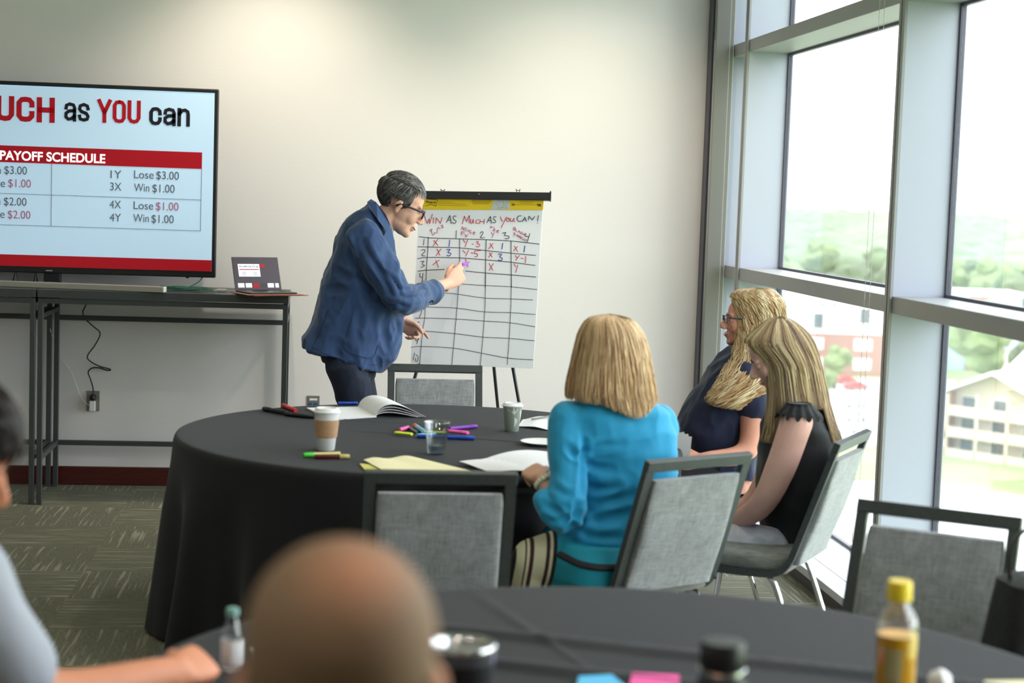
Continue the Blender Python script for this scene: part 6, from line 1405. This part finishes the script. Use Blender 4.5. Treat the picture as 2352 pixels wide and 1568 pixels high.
for s in (-1, 1):
    wz = Vector((hc.x + s * .22, YC + .62, ZT + .05)); limb(bm, [hc + Vector((s * .19, -.04, -.25)), hc + Vector((s * .26, .12, -.52)), wz], [.055, .045, .03])
    hand_bm(bm, wz, (-.2 * s, 1, -.12), (-s, 0, .2), (0, .1, 1), 1.0)
    limb(bm, [Vector((hc.x + s * .1, YC - .08, .52)), Vector((hc.x + s * .13, YC + .38, .54)), Vector((hc.x + s * .13, YC + .36, .09))], [.09, .06, .045])
me = fuse(bm, .0055, 3, 'body'); at_ = me.color_attributes.new('Col', 'FLOAT_COLOR', 'POINT'); MI = MC_.inverted(); cc = []
hcol, scol = Vector(lin(142, 116, 90)), Vector(lin(212, 148, 114))
for v in me.vertices:
    q = MI @ v.co; dcr = (Vector((q.x * 1.05 - .012, (q.y + .075) * .8, (q.z - .095) * 1.1))).length
    k = 0.0
    if abs(q.x) < .072 + .0 and q.z > -.06 - (.02 if q.y < -.03 else -.06) and not (q.y > .055 and q.z < .07) and not (q.y > .03 and q.z < .02) and q.length < .2:
        k = min(1, max(0, (dcr - .0) / .055))
    c = scol.lerp(hcol, k * .92); cc += [*c, 1]
at_.data.foreach_set('color', cc); body = obj('body', me, m_crop, bald, world=True)
face_parts(body, MC_, mat('brown_brows2', srgb(90, 66, 50), .7))
m_ds = mat('dark_grey_shirt', srgb(60, 62, 70), .85)
bm = BM(); loft([(hc + Vector((0, -.045, z)), (a, 0, 0), (0, b_, 0)) for z, a, b_ in ((-.185, .09, .085), (-.205, .17, .105), (-.25, .22, .125), (-.40, .21, .14), (-.62, .19, .15), (-.84, .20, .16))], 32, bm, power=2.3)
for s in (-1, 1): limb(bm, [hc + Vector((s * .19, -.04, -.26)), hc + Vector((s * .25, .08, -.44))], [.075, .065])
me = fuse(bm, .008, 4, 'shirt'); wrinkle(me, .006, 7, (1, 1, 1), 51); obj('shirt', me, m_ds, bald, world=True)
bm = BM(); loft([(hc + Vector((0, -.05, z)), (a, 0, 0), (0, .16, 0)) for z, a in ((-.78, .19), (-.92, .19))], 24, bm)
for s in (-1, 1): limb(bm, [Vector((hc.x + s * .1, YC - .08, .53)), Vector((hc.x + s * .13, YC + .38, .55)), Vector((hc.x + s * .13, YC + .36, .10))], [.10, .075, .055])
obj('trousers', fuse(bm, .009, 4, 'trousers'), mat('khaki_trousers', srgb(120, 108, 84), .85), bald, world=True)

# ---- man at the left edge in a pale grey polo
YL = 3.0
def pl2(x, y, Y=YL): return at(x, y, Y=Y)
lm = thing('person', 'man at the left edge in a pale grey polo shirt, forearm on the nearest table', 'person', (-.90, YL, 0))
ML_ = hframe(pl2(-112, 1046), (.86, .10, -.50), (.50, 0, .86), 1.0)
bm = BM(); head_bm(bm, ML_); hc = ML_.translation; sh = Vector((hc.x - .135, YL, hc.z - .195))
limb(bm, [hc + Vector((-.03, 0, -.04)), sh + Vector((.03, 0, .05))], [.058, .065])
loft([(sh + Vector((-.02, 0, .03)), (.08, 0, 0), (0, .12, 0)), (sh + Vector((-.05, 0, -.12)), (.09, 0, 0), (0, .15, 0)), (sh + Vector((-.12, 0, -.45)), (.10, 0, 0), (0, .14, 0)), (Vector((sh.x - .13, YL, .52)), (.12, 0, 0), (0, .14, 0))], 28, bm)
el_ = pl2(60, 1588, 2.90); wr_ = pl2(405, 1545, 3.12); hd_ = pl2(500, 1502, 3.24)
limb(bm, [sh + Vector((0, -.12, -.05)), pl2(-75, 1335, 2.88)], [.045, .045]); limb(bm, [pl2(-75, 1330, 2.88), el_, wr_], [(.052, .052), (.050, .050), (.031, .031)], k=6)
hand_bm(bm, wr_, hd_ - wr_, (0, .5, .8), (.1, -.7, .6), 1.05, curl=((35, 45, 25), (45, 50, 30), (55, 55, 35), (60, 55, 35)), tdir=(.5, .8, -.25))
el2 = sh + Vector((.05, .27, -.32)); wl3 = Vector((-.66, 3.16, .64)); limb(bm, [sh + Vector((0, .17, -.06)), el2, wl3], [.055, .048, .03]); hand_bm(bm, wl3, (1, -.3, -.1), (0, -.2, 1), (0, .9, .2), 1.0)
for yy in (2.9, 3.12):
    K_ = Vector((-.46, yy, .55)); limb(bm, [Vector((sh.x - .1, yy, .55)), K_, Vector((-.46, yy, .09))], [.07, .052, .04])
body = obj('body', fuse(bm, .0055, 3), skin('skin_left_man', (208, 138, 104)), lm, world=True)
face_parts(body, ML_, mat('dark_brows', srgb(40, 28, 24), .7))
obj('hair', short_hair(ML_, 1500, [lin(38, 28, 26), lin(50, 36, 32), lin(30, 22, 20)], lambda p: hl_man(p) or (p.z > .055 and p.y > .02), fl_man, .045, .002, .016, 8, .010), m_hair, lm, world=True)
bm = BM(); loft([(sh + Vector((.0, 0, .06)), (.075, 0, 0), (0, .085, 0)), (sh + Vector((-.01, 0, .03)), (.115, 0, 0), (0, .16, 0)), (sh + Vector((-.05, 0, -.12)), (.14, 0, 0), (0, .21, 0)), (sh + Vector((-.12, 0, -.42)), (.145, 0, 0), (0, .19, 0)), (Vector((sh.x - .13, YL, .50)), (.16, 0, 0), (0, .19, 0))], 32, bm, power=2.3)
q1 = pl2(32, 1488, 2.90); limb(bm, [sh + Vector((-.01, -.10, -.04)), sh.lerp(pl2(-85, 1330, 2.90), .5) + Vector((0, -.05, 0)), pl2(-85, 1330, 2.90)], [(.09, .085), (.088, .084), (.078, .078)]); limb(bm, [pl2(-85, 1330, 2.90), pl2(-30, 1430, 2.88), pl2(38, 1530, 2.88)], [(.078, .078), (.070, .070), (.066, .066)]); limb(bm, [sh + Vector((0, .17, -.06)), sh + Vector((.1, .22, -.22))], [.08, .07])
me = fuse(bm, .007, 4, 'polo_shirt'); wrinkle(me, .006, 6, (1, 1, 1), 61); obj('polo_shirt', me, mat('pale_grey_polo', srgb(168, 172, 182), .8), lm, world=True)
bm = BM(); loft([(Vector((sh.x - .13, YL, .48)), (.16, 0, 0), (0, .18, 0)), (Vector((sh.x - .13, YL, .60)), (.15, 0, 0), (0, .17, 0))], 24, bm)
for yy in (2.9, 3.12): limb(bm, [Vector((sh.x - .1, yy, .55)), Vector((-.46, yy, .56)), Vector((-.46, yy, .10))], [.10, .072, .052])
obj('trousers', fuse(bm, .009, 4, 'trousers'), mat('dark_trousers', (.02, .02, .03, 1), .8), lm, world=True)
